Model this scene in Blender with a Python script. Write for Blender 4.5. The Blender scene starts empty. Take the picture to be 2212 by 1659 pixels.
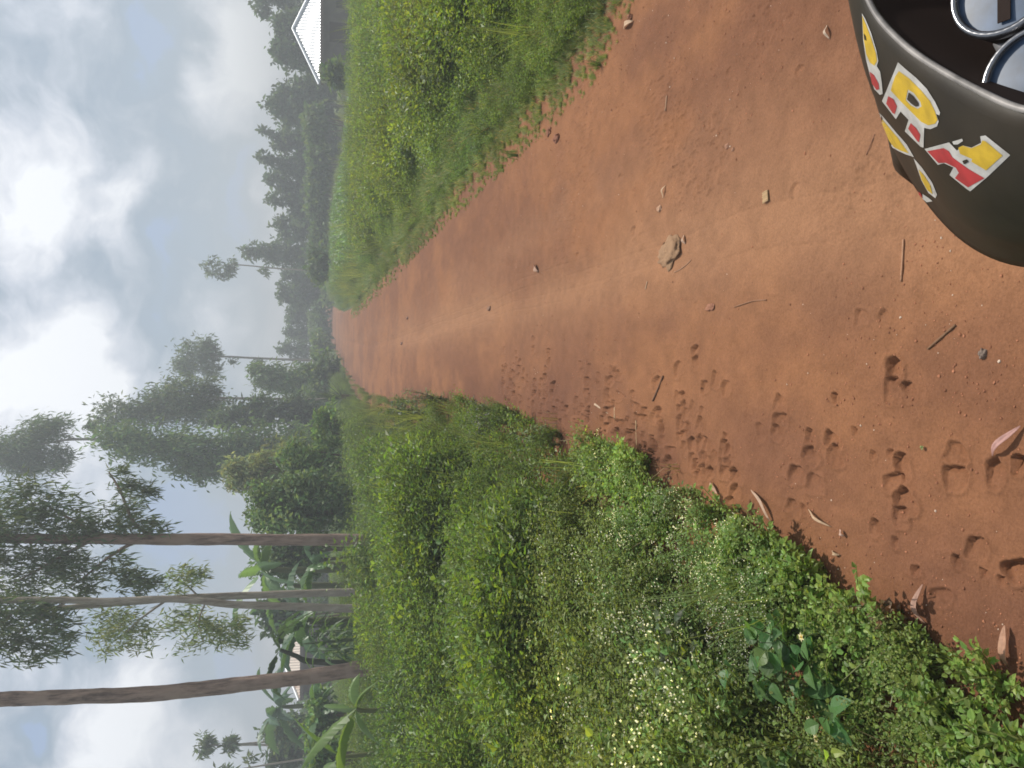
import bpy, bmesh, math, random
import numpy as np
from mathutils import Vector, Matrix
from mathutils.bvhtree import BVHTree
from mathutils.geometry import delaunay_2d_cdt

random.seed(7)
rng = np.random.default_rng(7)
C = bpy.context.scene.collection
scn = bpy.context.scene
rad = math.radians

# ------------------------------------------------------------------ camera
CAMZ = 1.55
PITCH = rad(14.4)
FPX = 1661.0                      # focal length in units of a 2212 px wide frame
cam = bpy.data.cameras.new("camera")
cam.sensor_fit = 'HORIZONTAL'; cam.sensor_width = 36.0; cam.lens = 36.0*FPX/2212.0
cam.clip_start = 0.05; cam.clip_end = 5000
camo = bpy.data.objects.new("camera", cam); C.objects.link(camo)
FW = Vector((0, math.cos(PITCH), -math.sin(PITCH)))
RT = Vector((1, 0, 0))
DN = Vector((0, -math.sin(PITCH), -math.cos(PITCH)))
# the phone is held on its side: camera right = world down, camera up = world right
M = Matrix((DN, RT, -FW)).transposed().to_4x4()
M.translation = Vector((0, 0, CAMZ))
camo.matrix_world = M
scn.camera = camo

# ------------------------------------------------------------------ light
SUN_AZ = rad(48)      # to the right of the view direction
SUN_EL = rad(60)
scn.view_settings.view_transform = 'Standard'
scn.view_settings.look = 'None'
scn.view_settings.exposure = 0.42
scn.view_settings.gamma = 1.0
sl = bpy.data.lights.new("sun", 'SUN'); sl.energy = 3.4; sl.angle = rad(0.6); sl.color = (1.0, 0.95, 0.86)
so = bpy.data.objects.new("sun", sl); C.objects.link(so)
sdir = Vector((math.cos(SUN_EL)*math.sin(SUN_AZ), math.cos(SUN_EL)*math.cos(SUN_AZ), math.sin(SUN_EL)))
so.rotation_euler = sdir.to_track_quat('Z', 'Y').to_euler()
so.location = sdir*60

def P2d(px, py):
    return FW + RT*((829.5-py)/FPX) + DN*((px-1106)/FPX)
def at(px, py, Y):
    d = P2d(px, py); k = Y/d.y
    return Vector((0, 0, CAMZ)) + d*k
def gr(px, py, z=0.0):
    d = P2d(px, py); k = (z-CAMZ)/d.z
    return Vector((0, 0, CAMZ)) + d*k
def pxm(Y):                # metres per frame unit at forward distance Y
    return Y/FPX

# ------------------------------------------------------------------ world
def build_world():
    w = bpy.data.worlds.new("World"); scn.world = w; w.use_nodes = True
    nt = w.node_tree; N = nt.nodes; L = nt.links; N.clear()
    def mth(op, a, b=None, c=None):
        n = N.new('ShaderNodeMath'); n.operation = op
        for i, v in enumerate((a, b, c)):
            if v is None: continue
            if isinstance(v, (int, float)): n.inputs[i].default_value = v
            else: L.new(v, n.inputs[i])
        return n.outputs[0]
    tc = N.new('ShaderNodeTexCoord')
    sep = N.new('ShaderNodeSeparateXYZ'); L.new(tc.outputs['Generated'], sep.inputs[0])
    x, y, z = sep.outputs
    az = mth('ARCTAN2', x, y); el = mth('ARCSINE', z)
    comb = N.new('ShaderNodeCombineXYZ'); L.new(az, comb.inputs[0]); L.new(el, comb.inputs[1])
    # warp
    n1 = N.new('ShaderNodeTexNoise'); n1.inputs['Scale'].default_value = 7; n1.inputs['Detail'].default_value = 5
    L.new(comb.outputs[0], n1.inputs['Vector'])
    vm = N.new('ShaderNodeVectorMath'); vm.operation = 'SUBTRACT'; L.new(n1.outputs['Color'], vm.inputs[0]); vm.inputs[1].default_value = (.5, .5, .5)
    vs = N.new('ShaderNodeVectorMath'); vs.operation = 'SCALE'; L.new(vm.outputs[0], vs.inputs[0]); vs.inputs['Scale'].default_value = 0.15
    q = N.new('ShaderNodeVectorMath'); q.operation = 'ADD'; L.new(comb.outputs[0], q.inputs[0]); L.new(vs.outputs[0], q.inputs[1])
    qs = N.new('ShaderNodeVectorMath'); qs.operation = 'MULTIPLY'; L.new(q.outputs[0], qs.inputs[0]); qs.inputs[1].default_value = (1, 1.5, 1)
    n2 = N.new('ShaderNodeTexNoise'); n2.inputs['Scale'].default_value = 7.0; n2.inputs['Detail'].default_value = 8; n2.inputs['Roughness'].default_value = .55
    L.new(qs.outputs[0], n2.inputs['Vector'])
    v = mth('MULTIPLY_ADD', n2.outputs['Fac'], 2.2, -0.57)
    # cloud banks: where the heaps and the gaps stand in the sky (azimuth, elevation)
    blobs = [(110, 850, 110, 110, .5), (200, 790, 110, 90, .25), (60, 470, 80, 110, .30), (40, 200, 60, 90, .2), (240, 130, 50, 70, .28), (270, 360, 60, 80, .36),
             (490, 60, 50, 60, .62), (500, 170, 55, 70, .58), (470, 265, 40, 60, .3), (360, 130, 90, 160, -.45), (410, 330, 60, 90, -.25), (200, 300, 40, 50, -.22), (420, 500, 70, 110, -.15),
             (400, 800, 60, 150, -.32), (540, 420, 28, 120, -.38), (530, 640, 28, 110, -.25), (590, 470, 28, 60, .45), (600, 690, 30, 60, .3), (430, 640, 40, 90, .3), (440, 440, 34, 60, .2),
             (300, 1030, 60, 50, .12), (430, 1100, 110, 120, -.38), (480, 1440, 90, 120, -.36), (320, 1300, 120, 120, -.12), (260, 1560, 80, 80, .42), (400, 1480, 60, 60, .1), (130, 1440, 80, 60, .1),
             (75, 1585, 35, 45, -.8), (140, 1640, 60, 30, .2), (190, 600, 60, 60, -.12), (340, 620, 60, 90, -.22), (250, 560, 40, 50, .15)]
    for (px, py, rx, ry, wt) in blobs:
        d = P2d(px, py).normalized(); a0 = math.atan2(d.x, d.y); e0 = math.asin(d.z)
        sx = 1.25*ry/FPX; sy = 1.25*rx/FPX
        s = N.new('ShaderNodeVectorMath'); s.operation = 'SUBTRACT'; L.new(q.outputs[0], s.inputs[0]); s.inputs[1].default_value = (a0, e0, 0)
        m = N.new('ShaderNodeVectorMath'); m.operation = 'MULTIPLY'; L.new(s.outputs[0], m.inputs[0]); m.inputs[1].default_value = (1/sx, 1/sy, 0)
        dt = N.new('ShaderNodeVectorMath'); dt.operation = 'DOT_PRODUCT'; L.new(m.outputs[0], dt.inputs[0]); L.new(m.outputs[0], dt.inputs[1])
        g = mth('EXPONENT', mth('MULTIPLY', dt.outputs['Value'], -1.0))
        v = mth('MULTIPLY_ADD', g, wt, v)
    ramp = N.new('ShaderNodeValToRGB'); L.new(v, ramp.inputs[0])
    cr = ramp.color_ramp
    stops = [(0.0, (.27, .36, .52)), (.12, (.27, .345, .43)), (.28, (.262, .33, .405)), (.45, (.36, .415, .48)), (.62, (.51, .55, .615)), (.80, (.68, .70, .745)), (1.0, (.88, .89, .91))]
    while len(cr.elements) < len(stops): cr.elements.new(.5)
    for e, (p, c) in zip(cr.elements, stops):
        e.position = p; e.color = (*c, 1)
    sky = N.new('ShaderNodeTexSky'); sky.sky_type = 'NISHITA'; sky.sun_disc = False
    sky.sun_elevation = SUN_EL; sky.sun_rotation = SUN_AZ
    k = N.new('ShaderNodeVectorMath'); k.operation = 'SCALE'; L.new(ramp.outputs[0], k.inputs[0]); k.inputs['Scale'].default_value = 10.0
    mx = N.new('ShaderNodeMix'); mx.data_type = 'RGBA'; mx.inputs['Factor'].default_value = .88
    L.new(sky.outputs[0], mx.inputs['A']); L.new(k.outputs[0], mx.inputs['B'])
    bg = N.new('ShaderNodeBackground'); bg.inputs['Strength'].default_value = 0.1
    L.new(mx.outputs['Result'], bg.inputs['Color'])
    out = N.new('ShaderNodeOutputWorld'); L.new(bg.outputs[0], out.inputs[0])
build_world()
scn.cycles.filter_width = 1.7
scn.cycles.max_bounces = 6
scn.cycles.volume_bounces = 0
scn.cycles.transparent_max_bounces = 8

# ------------------------------------------------------------------ helpers
def S(a, b, x):
    t = np.clip((x-a)/(b-a), 0, 1); return t*t*(3-2*t)
def vnoise(x, y, seed=0):
    x = np.asarray(x, float); y = np.asarray(y, float)
    ix = np.floor(x).astype(np.int64); iy = np.floor(y).astype(np.int64)
    fx = x-ix; fy = y-iy; fx = fx*fx*(3-2*fx); fy = fy*fy*(3-2*fy)
    def h(a, b):
        n = (a*374761393 + b*668265263 + seed*1274126177) & 0x7fffffff
        n = ((n ^ (n >> 13))*1274126177) & 0x7fffffff
        return ((n ^ (n >> 16)) & 0xffff)/65535.0
    return (h(ix, iy)*(1-fx)+h(ix+1, iy)*fx)*(1-fy)+(h(ix, iy+1)*(1-fx)+h(ix+1, iy+1)*fx)*fy
def fbm(x, y, seed=0, o=4):
    s = 0; a = .5; t = 0
    for i in range(o):
        s = s+a*vnoise(np.asarray(x)*2**i, np.asarray(y)*2**i, seed+i); t += a; a *= .5
    return s/t

def nodes_mat(name):
    m = bpy.data.materials.new(name); m.use_nodes = True
    return m, m.node_tree.nodes, m.node_tree.links, m.node_tree.nodes['Principled BSDF']
def mat_plain(name, col, rough=.6, metal=0.0, var=.15, scale=20, bump=0.0, coat=0.0, spec=.5):
    m, N, L, b = nodes_mat(name)
    tc = N.new('ShaderNodeTexCoord')
    n = N.new('ShaderNodeTexNoise'); n.inputs['Scale'].default_value = scale; n.inputs['Detail'].default_value = 5
    L.new(tc.outputs['Object'], n.inputs['Vector'])
    r = N.new('ShaderNodeValToRGB'); L.new(n.outputs['Fac'], r.inputs[0])
    r.color_ramp.elements[0].position = .3; r.color_ramp.elements[1].position = .7
    r.color_ramp.elements[0].color = (*[c*(1-var) for c in col], 1); r.color_ramp.elements[1].color = (*[min(1, c*(1+var)) for c in col], 1)
    L.new(r.outputs[0], b.inputs['Base Color'])
    b.inputs['Roughness'].default_value = rough; b.inputs['Metallic'].default_value = metal
    b.inputs['Coat Weight'].default_value = coat; b.inputs['Specular IOR Level'].default_value = spec
    if bump:
        bp = N.new('ShaderNodeBump'); bp.inputs['Strength'].default_value = bump; bp.inputs['Distance'].default_value = .01
        L.new(n.outputs['Fac'], bp.inputs['Height']); L.new(bp.outputs[0], b.inputs['Normal'])
    return m
def mat_leaf(name, trans=.32, rough=.5, spec=.35):
    m, N, L, b = nodes_mat(name)
    a = N.new('ShaderNodeAttribute'); a.attribute_name = 'tint'
    L.new(a.outputs['Color'], b.inputs['Base Color'])
    b.inputs['Roughness'].default_value = rough; b.inputs['Specular IOR Level'].default_value = spec
    t = N.new('ShaderNodeBsdfTranslucent')
    mu = N.new('ShaderNodeMix'); mu.data_type = 'RGBA'; mu.blend_type = 'MULTIPLY'; mu.inputs['Factor'].default_value = 1
    L.new(a.outputs['Color'], mu.inputs['A']); mu.inputs['B'].default_value = (1.9, 1.75, .8, 1)
    L.new(mu.outputs['Result'], t.inputs['Color'])
    ms = N.new('ShaderNodeMixShader'); ms.inputs[0].default_value = trans
    L.new(b.outputs[0], ms.inputs[1]); L.new(t.outputs[0], ms.inputs[2])
    L.new(ms.outputs[0], N['Material Output'].inputs['Surface'])
    return m

def mesh_np(name, V, faces, tint=None, smooth=False):
    """V (n,3); faces list of (m,k) int arrays; tint (n,3)."""
    me = bpy.data.meshes.new(name)
    V = np.asarray(V, np.float32)
    me.vertices.add(len(V)); me.vertices.foreach_set('co', V.ravel())
    faces = [np.asarray(f, np.int32) for f in faces if len(f)]
    nl = sum(f.size for f in faces); npoly = sum(len(f) for f in faces)
    me.loops.add(nl); me.polygons.add(npoly)
    me.loops.foreach_set('vertex_index', np.concatenate([f.ravel() for f in faces]))
    tot = np.concatenate([np.full(len(f), f.shape[1], np.int32) for f in faces])
    st = np.concatenate([[0], np.cumsum(tot)[:-1]]).astype(np.int32)
    me.polygons.foreach_set('loop_start', st)
    me.polygons.foreach_set('use_smooth', np.full(npoly, smooth, bool))
    if tint is not None:
        a = me.attributes.new('tint', 'FLOAT_COLOR', 'POINT')
        c = np.ones((len(V), 4), np.float32); c[:, :3] = tint
        a.data.foreach_set('color', c.ravel())
    me.update(calc_edges=True); me.validate()
    return me
def link(name, me, mat, parent=None, loc=None):
    o = bpy.data.objects.new(name, me); C.objects.link(o)
    for m in (mat if isinstance(mat, (list, tuple)) else [mat]): me.materials.append(m)
    if parent is not None: o.parent = parent
    if loc is not None: o.location = loc
    return o
def tag(o, label=None, cat=None, group=None, kind=None):
    if label: o['label'] = label
    if cat: o['category'] = cat
    if group: o['group'] = group
    if kind: o['kind'] = kind
    return o
def empty(name, loc, label, cat, group=None):
    o = bpy.data.objects.new(name, None); C.objects.link(o); o.location = loc
    o.empty_display_size = .1
    return tag(o, label, cat, group)

class Acc:
    """collects vertices, faces and tints of one mesh"""
    def __init__(s): s.V = []; s.F = {}; s.T = []; s.n = 0
    def add(s, V, F, T):
        V = np.asarray(V, float); 
        for f in F:
            f = np.asarray(f, int)
            if len(f): s.F.setdefault(f.shape[1], []).append(f+s.n)
        s.V.append(V); T = np.asarray(T, float)
        if T.ndim == 1: T = np.tile(T, (len(V), 1))
        s.T.append(T); s.n += len(V)
    def arrays(s):
        return np.concatenate(s.V), [np.concatenate(v) for v in s.F.values()], np.concatenate(s.T)
    def mesh(s, name, smooth=False):
        V, F, T = s.arrays(); return mesh_np(name, V, F, T, smooth)

def frames(dirs, ups):
    """orthonormal: along, side, normal"""
    d = dirs/np.maximum(np.linalg.norm(dirs, axis=1, keepdims=True), 1e-9)
    s = np.cross(d, ups); s /= np.maximum(np.linalg.norm(s, axis=1, keepdims=True), 1e-9)
    n = np.cross(s, d)
    return d, s, n
def leaves_lo(pos, dirs, ups, Ls, Ws, droop=.15, fold=.2):
    d, s, n = frames(dirs, ups); N = len(pos); Ls = np.broadcast_to(Ls, (N,))[:, None]; Ws = np.broadcast_to(Ws, (N,))[:, None]
    V = np.empty((N, 4, 3))
    V[:, 0] = pos
    V[:, 1] = pos+d*Ls*.45+s*Ws*.5+n*Ws*fold
    V[:, 2] = pos+d*Ls; V[:, 2, 2] -= (Ls*droop)[:, 0]
    V[:, 3] = pos+d*Ls*.45-s*Ws*.5+n*Ws*fold
    F = np.arange(N*4).reshape(N, 4)
    return V.reshape(-1, 3), [F], 4
def leaves_hi(pos, dirs, ups, Ls, Ws, droop=.2, fold=.18):
    d, s, n = frames(dirs, ups); N = len(pos); Ls = np.broadcast_to(Ls, (N,))[:, None]; Ws = np.broadcast_to(Ws, (N,))[:, None]
    V = np.empty((N, 8, 3))
    def p(t, w, up):
        q = pos+d*Ls*t+s*Ws*w+n*(Ws*up)
        q[:, 2] -= (Ls*droop*t*t)[:, 0]
        return q
    V[:, 0] = p(0, 0, 0); V[:, 1] = p(.35, 0, 0); V[:, 2] = p(.68, 0, 0); V[:, 3] = p(1, 0, 0)
    V[:, 4] = p(.28, .5, fold); V[:, 5] = p(.66, .36, fold); V[:, 6] = p(.28, -.5, fold); V[:, 7] = p(.66, -.36, fold)
    b = (np.arange(N)*8)[:, None]
    T = np.concatenate([b+np.array([[0, 4, 1]]), b+np.array([[2, 5, 3]]), b+np.array([[0, 1, 6]]), b+np.array([[2, 3, 7]])])
    Q = np.concatenate([b+np.array([[1, 4, 5, 2]]), b+np.array([[1, 2, 7, 6]])])
    return V.reshape(-1, 3), [T, Q], 8
def leaves_x(pos, dirs, ups, Ls, Ws, droop=.3, fold=.14):
    d, s, n = frames(dirs, ups); N = len(pos); Ls = np.broadcast_to(Ls, (N,))[:, None]; Ws = np.broadcast_to(Ws, (N,))[:, None]
    st = [(0, .0), (.07, .22), (.18, .42), (.34, .52), (.52, .48), (.70, .34), (.86, .17), (1, .0)]
    V = np.empty((N, 24, 3))
    for i, (t, w) in enumerate(st):
        q = pos+d*Ls*t; q[:, 2] -= (Ls*droop*t*t)[:, 0]; wv = .06*np.sin(9*t+pos[:, :1]*40)
        V[:, 3*i] = q+s*Ws*w+n*Ws*(fold*w*2+wv*w); V[:, 3*i+1] = q; V[:, 3*i+2] = q-s*Ws*w+n*Ws*(fold*w*2-wv*w)
    b = (np.arange(N)*24)[:, None]
    Q = np.concatenate([b+np.array([[3*i+j, 3*i+j+1, 3*i+j+4, 3*i+j+3]]) for i in range(7) for j in range(2)])
    return V.reshape(-1, 3), [Q], 24
def tube(pts, rs, n=8, jit=0.0, cap=True):
    pts = [Vector(p) for p in pts]; V = []; F = []
    prev = None
    for i, p in enumerate(pts):
        t = (pts[min(i+1, len(pts)-1)]-pts[max(i-1, 0)]).normalized()
        if prev is None:
            a = t.cross(Vector((0, 1, 0)));
            if a.length < .1: a = t.cross(Vector((1, 0, 0)))
        else: a = prev-t*prev.dot(t)
        a.normalize(); prev = a; b = t.cross(a)
        for k in range(n):
            an = 2*math.pi*k/n; r = rs[i]*(1+jit*(random.random()-.5))
            V.append(p+(a*math.cos(an)+b*math.sin(an))*r)
    for i in range(len(pts)-1):
        for k in range(n):
            F.append((i*n+k, i*n+(k+1) % n, (i+1)*n+(k+1) % n, (i+1)*n+k))
    V = np.array([tuple(v) for v in V]); return V, [np.array(F)]
def smooth_path(pts, m):
    """Catmull-Rom resample of tuples (any dimension)"""
    A = np.array([tuple(p) for p in pts], float); n = len(A); out = []
    for i in range(n-1):
        p0, p1, p2, p3 = A[max(i-1, 0)], A[i], A[i+1], A[min(i+2, n-1)]
        for k in range(m):
            t = k/m
            out.append(.5*((2*p1)+(-p0+p2)*t+(2*p0-5*p1+4*p2-p3)*t*t+(-p0+3*p1-3*p2+p3)*t**3))
    out.append(A[-1]); return np.array(out)

# ------------------------------------------------------------------ materials
LEAF = mat_leaf('leaf', trans=.44, rough=.45, spec=.45)
LEAF_FAR = mat_leaf('tree_leaf', trans=.34, rough=.55, spec=.3)
GRASSM = mat_leaf('grass_blade', trans=.3, rough=.55)
BANANAM = mat_leaf('banana_leaf', trans=.35, rough=.4, spec=.45)
def mat_tint(name, rough=.8, bump=.0, scale=30):
    m, N, L, b = nodes_mat(name)
    a = N.new('ShaderNodeAttribute'); a.attribute_name = 'tint'
    L.new(a.outputs['Color'], b.inputs['Base Color']); b.inputs['Roughness'].default_value = rough
    b.inputs['Specular IOR Level'].default_value = .25
    if bump:
        tc = N.new('ShaderNodeTexCoord'); n = N.new('ShaderNodeTexNoise'); n.inputs['Scale'].default_value = scale; n.inputs['Detail'].default_value = 6
        L.new(tc.outputs['Object'], n.inputs['Vector'])
        bp = N.new('ShaderNodeBump'); bp.inputs['Strength'].default_value = bump; bp.inputs['Distance'].default_value = .02
        L.new(n.outputs['Fac'], bp.inputs['Height']); L.new(bp.outputs[0], b.inputs['Normal'])
    return m
STEMM = mat_tint('stem')
def mat_bark(name, c1, c2, c3):
    m, N, L, b = nodes_mat(name)
    tc = N.new('ShaderNodeTexCoord')
    mp = N.new('ShaderNodeMapping'); mp.inputs['Scale'].default_value = (1, 1, .16); L.new(tc.outputs['Object'], mp.inputs[0])
    n = N.new('ShaderNodeTexNoise'); n.inputs['Scale'].default_value = 16; n.inputs['Detail'].default_value = 7; n.inputs['Roughness'].default_value = .65
    L.new(mp.outputs[0], n.inputs['Vector'])
    n2 = N.new('ShaderNodeTexNoise'); n2.inputs['Scale'].default_value = 2.2; n2.inputs['Detail'].default_value = 4
    L.new(tc.outputs['Object'], n2.inputs['Vector'])
    r = N.new('ShaderNodeValToRGB'); L.new(n.outputs['Fac'], r.inputs[0])
    r.color_ramp.elements[0].position = .36; r.color_ramp.elements[0].color = (*c1, 1)
    r.color_ramp.elements[1].position = .66; r.color_ramp.elements[1].color = (*c2, 1)
    r2 = N.new('ShaderNodeValToRGB'); L.new(n2.outputs['Fac'], r2.inputs[0]); r2.color_ramp.elements[0].position = .48; r2.color_ramp.elements[1].position = .62
    mx = N.new('ShaderNodeMix'); mx.data_type = 'RGBA'; L.new(r2.outputs[0], mx.inputs['Factor']); L.new(r.outputs[0], mx.inputs['A']); mx.inputs['B'].default_value = (*c3, 1)
    L.new(mx.outputs['Result'], b.inputs['Base Color']); b.inputs['Roughness'].default_value = .85
    bp = N.new('ShaderNodeBump'); bp.inputs['Strength'].default_value = .7; bp.inputs['Distance'].default_value = .03
    L.new(n.outputs['Fac'], bp.inputs['Height']); L.new(bp.outputs[0], b.inputs['Normal'])
    return m
BARK_RED = mat_bark('brown_bark', (.11, .07, .055), (.42, .29, .23), (.34, .24, .19))
BARK_PALE = mat_bark('pale_bark', (.22, .18, .14), (.46, .40, .33), (.33, .28, .23))
BARK_FAR = mat_bark('grey_bark', (.16, .14, .12), (.42, .38, .33), (.28, .25, .21))

# ------------------------------------------------------------------ terrain
EL = [(2212, 1515), (2100, 1440), (2000, 1385), (1850, 1285), (1700, 1185), (1600, 1110), (1500, 1055), (1400, 1005), (1300, 955), (1200, 918), (1100, 890), (1010, 862), (950, 868), (880, 868), (840, 862), (800, 850), (765, 820), (735, 762), (712, 722), (700, 708)]
ER = [(1372, 0), (1330, 90), (1250, 205), (1185, 275), (1100, 345), (1010, 440), (930, 515), (850, 608), (795, 660), (768, 684), (740, 690), (718, 672), (702, 655)]
elw = sorted([tuple(gr(*p).xy)[::-1] for p in EL]); erw = sorted([tuple(gr(*p).xy)[::-1] for p in ER])
elY = np.array([.4]+[p[0] for p in elw]+[200]); elX = np.array([elw[0][1]-.1]+[p[1] for p in elw]+[elw[-1][1]+14])
erY = np.array([.4, 2.5]+[p[0] for p in erw]+[200]); erX = np.array([2.0, 2.0]+[p[1] for p in erw]+[erw[-1][1]+18])
def left_edge(Y): return np.interp(Y, elY, elX)
def right_edge(Y): return np.interp(Y, erY, erX)
def hgt(x, y):
    x = np.asarray(x, float); y = np.asarray(y, float)
    a = x/np.maximum(y, 1)
    dip = -1.1*S(20, 38, y)*S(.2, .36, a)
    rise = .0*y + 1.6*S(110, 260, y)
    return dip+rise+.05*(fbm(x*.15, y*.15, 5, 2)-.5)*S(2, 12, np.hypot(x, y))*2

def build_ground():
    xs = np.concatenate([-np.geomspace(420, 14, 40), np.linspace(-13, 13, 66), np.geomspace(14, 420, 40)])
    ys = np.concatenate([np.linspace(-60, -2, 12), np.linspace(-1, 40, 110), np.geomspace(41, 720, 60)])
    X, Y = np.meshgrid(xs, ys); Z = hgt(X, Y)-.07
    nx, ny = len(xs), len(ys); i = np.arange((ny-1)*nx).reshape(ny-1, nx)[:, :-1].ravel()
    F = np.stack([i, i+1, i+nx+1, i+nx], 1)
    me = mesh_np('ground', np.stack([X, Y, Z], -1).reshape(-1, 3), [F], smooth=True)
    m, N, L, b = nodes_mat('ground_soil')
    tc = N.new('ShaderNodeTexCoord'); n = N.new('ShaderNodeTexNoise'); n.inputs['Scale'].default_value = .35; n.inputs['Detail'].default_value = 8; n.inputs['Roughness'].default_value = .65
    L.new(tc.outputs['Object'], n.inputs['Vector'])
    r = N.new('ShaderNodeValToRGB'); L.new(n.outputs['Fac'], r.inputs[0]); e = r.color_ramp.elements
    e[0].position = .3; e[0].color = (.045, .07, .02, 1); e[1].position = .72; e[1].color = (.11, .14, .04, 1)
    L.new(r.outputs[0], b.inputs['Base Color']); b.inputs['Roughness'].default_value = .95; b.inputs['Specular IOR Level'].default_value = .1
    tag(link('ground', me, m), kind='structure')
build_ground()

# cow hoof prints pressed in the soft left side of the road (x, y of the lobe centres, radius)
def c8(cx, cy): return gr(1350+cx*.3896, 594+cy*.3896)
def c7(cx, cy): return gr(1350+cx*.3896, 1134+cy*.3896)
prints = []
for (cx, cy, r, dp) in [(1320, 235, 50, .5), (1450, 245, 45, .5), (1510, 530, 70, 1.5), (1500, 640, 70, .8), (1590, 650, 55, .8), (870, 720, 52, .8), (870, 810, 52, 1), (850, 885, 50, 1), (760, 865, 45, .7),
                        (1030, 920, 58, 1), (1165, 925, 58, 1), (1040, 1005, 56, 1.2), (1165, 1015, 60, 1.3), (960, 1110, 60, 1.1), (1060, 1160, 62, .7), (940, 1300, 55, 1), (1550, 1075, 68, 1), (1500, 1150, 66, 1.1), (1560, 1260, 78, 1.5),
                        (1850, 1010, 72, .9), (1840, 1115, 75, 1.1), (2070, 1110, 72, 1.2), (2200, 1060, 50, 1.4), (1540, 1350, 60, 1), (580, 1040, 42, 1), (500, 1010, 40, .9), (390, 1050, 42, .9), (560, 1100, 42, .9), (470, 1100, 35, .8),
                        (510, 590, 46, .7), (450, 625, 42, .9), (570, 630, 42, .6), (180, 600, 40, 1), (160, 800, 32, .9), (330, 845, 36, 1), (300, 905, 30, .9), (1175, 680, 28, 1.4), (1280, 870, 22, 1.2), (430, 760, 30, .6), (60, 850, 30, .8), (120, 960, 26, .8), (1380, 1000, 24, .9), (1480, 985, 24, .9), (1000, 1300, 30, .9)]:
    p = c8(cx, cy); q = c8(cx, cy+r); prints.append((p.x, p.y, (p-q).length*1.08, dp))
for (cx, cy, r, dp) in [(1960, 130, 66, .9), (2190, 260, 72, 1.5), (1760, 400, 62, .8), (1620, 255, 34, 1.1), (1850, 205, 34, 1.1), (1500, 100, 28, .9), (2100, 310, 30, 1), (1390, 20, 40, 1), (2000, 270, 30, .9), (1040, 190, 20, .8), (840, 40, 30, .9)]:
    p = c7(cx, cy); q = c7(cx, cy+r); prints.append((p.x, p.y, (p-q).length*1.08, dp))
r2 = random.Random(3)
for k in range(135):
    y = r2.uniform(2.6, 6.5); x = float(left_edge(y))+.02+abs(r2.gauss(0, .19)); r = r2.uniform(.022, .04)
    prints.append((x, y, r*1.1, r2.uniform(.6, 1.2)))
    if r2.random() < .5: prints.append((x+r*1.9, y+r2.uniform(-.02, .02), r, r2.uniform(.6, 1.2)))
for k in range(26):
    y = r2.uniform(2.0, 7); x = r2.uniform(.3, 2.0)
    prints.append((x, y, r2.uniform(.012, .03), r2.uniform(.2, .5)))
track = [gr(*p) for p in [(2212, 345), (1900, 410), (1600, 482), (1400, 545), (1200, 612), (1000, 688), (900, 722), (800, 748), (740, 735), (712, 700)]]
trY = np.array([p.y for p in track]); trX = np.array([p.x for p in track])
track2 = [gr(*p) for p in [(2212, 60), (1800, 190), (1500, 300), (1250, 430), (1050, 560), (900, 660), (800, 715)]]
t2Y = np.array([p.y for p in track2]); t2X = np.array([p.x for p in track2])

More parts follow.
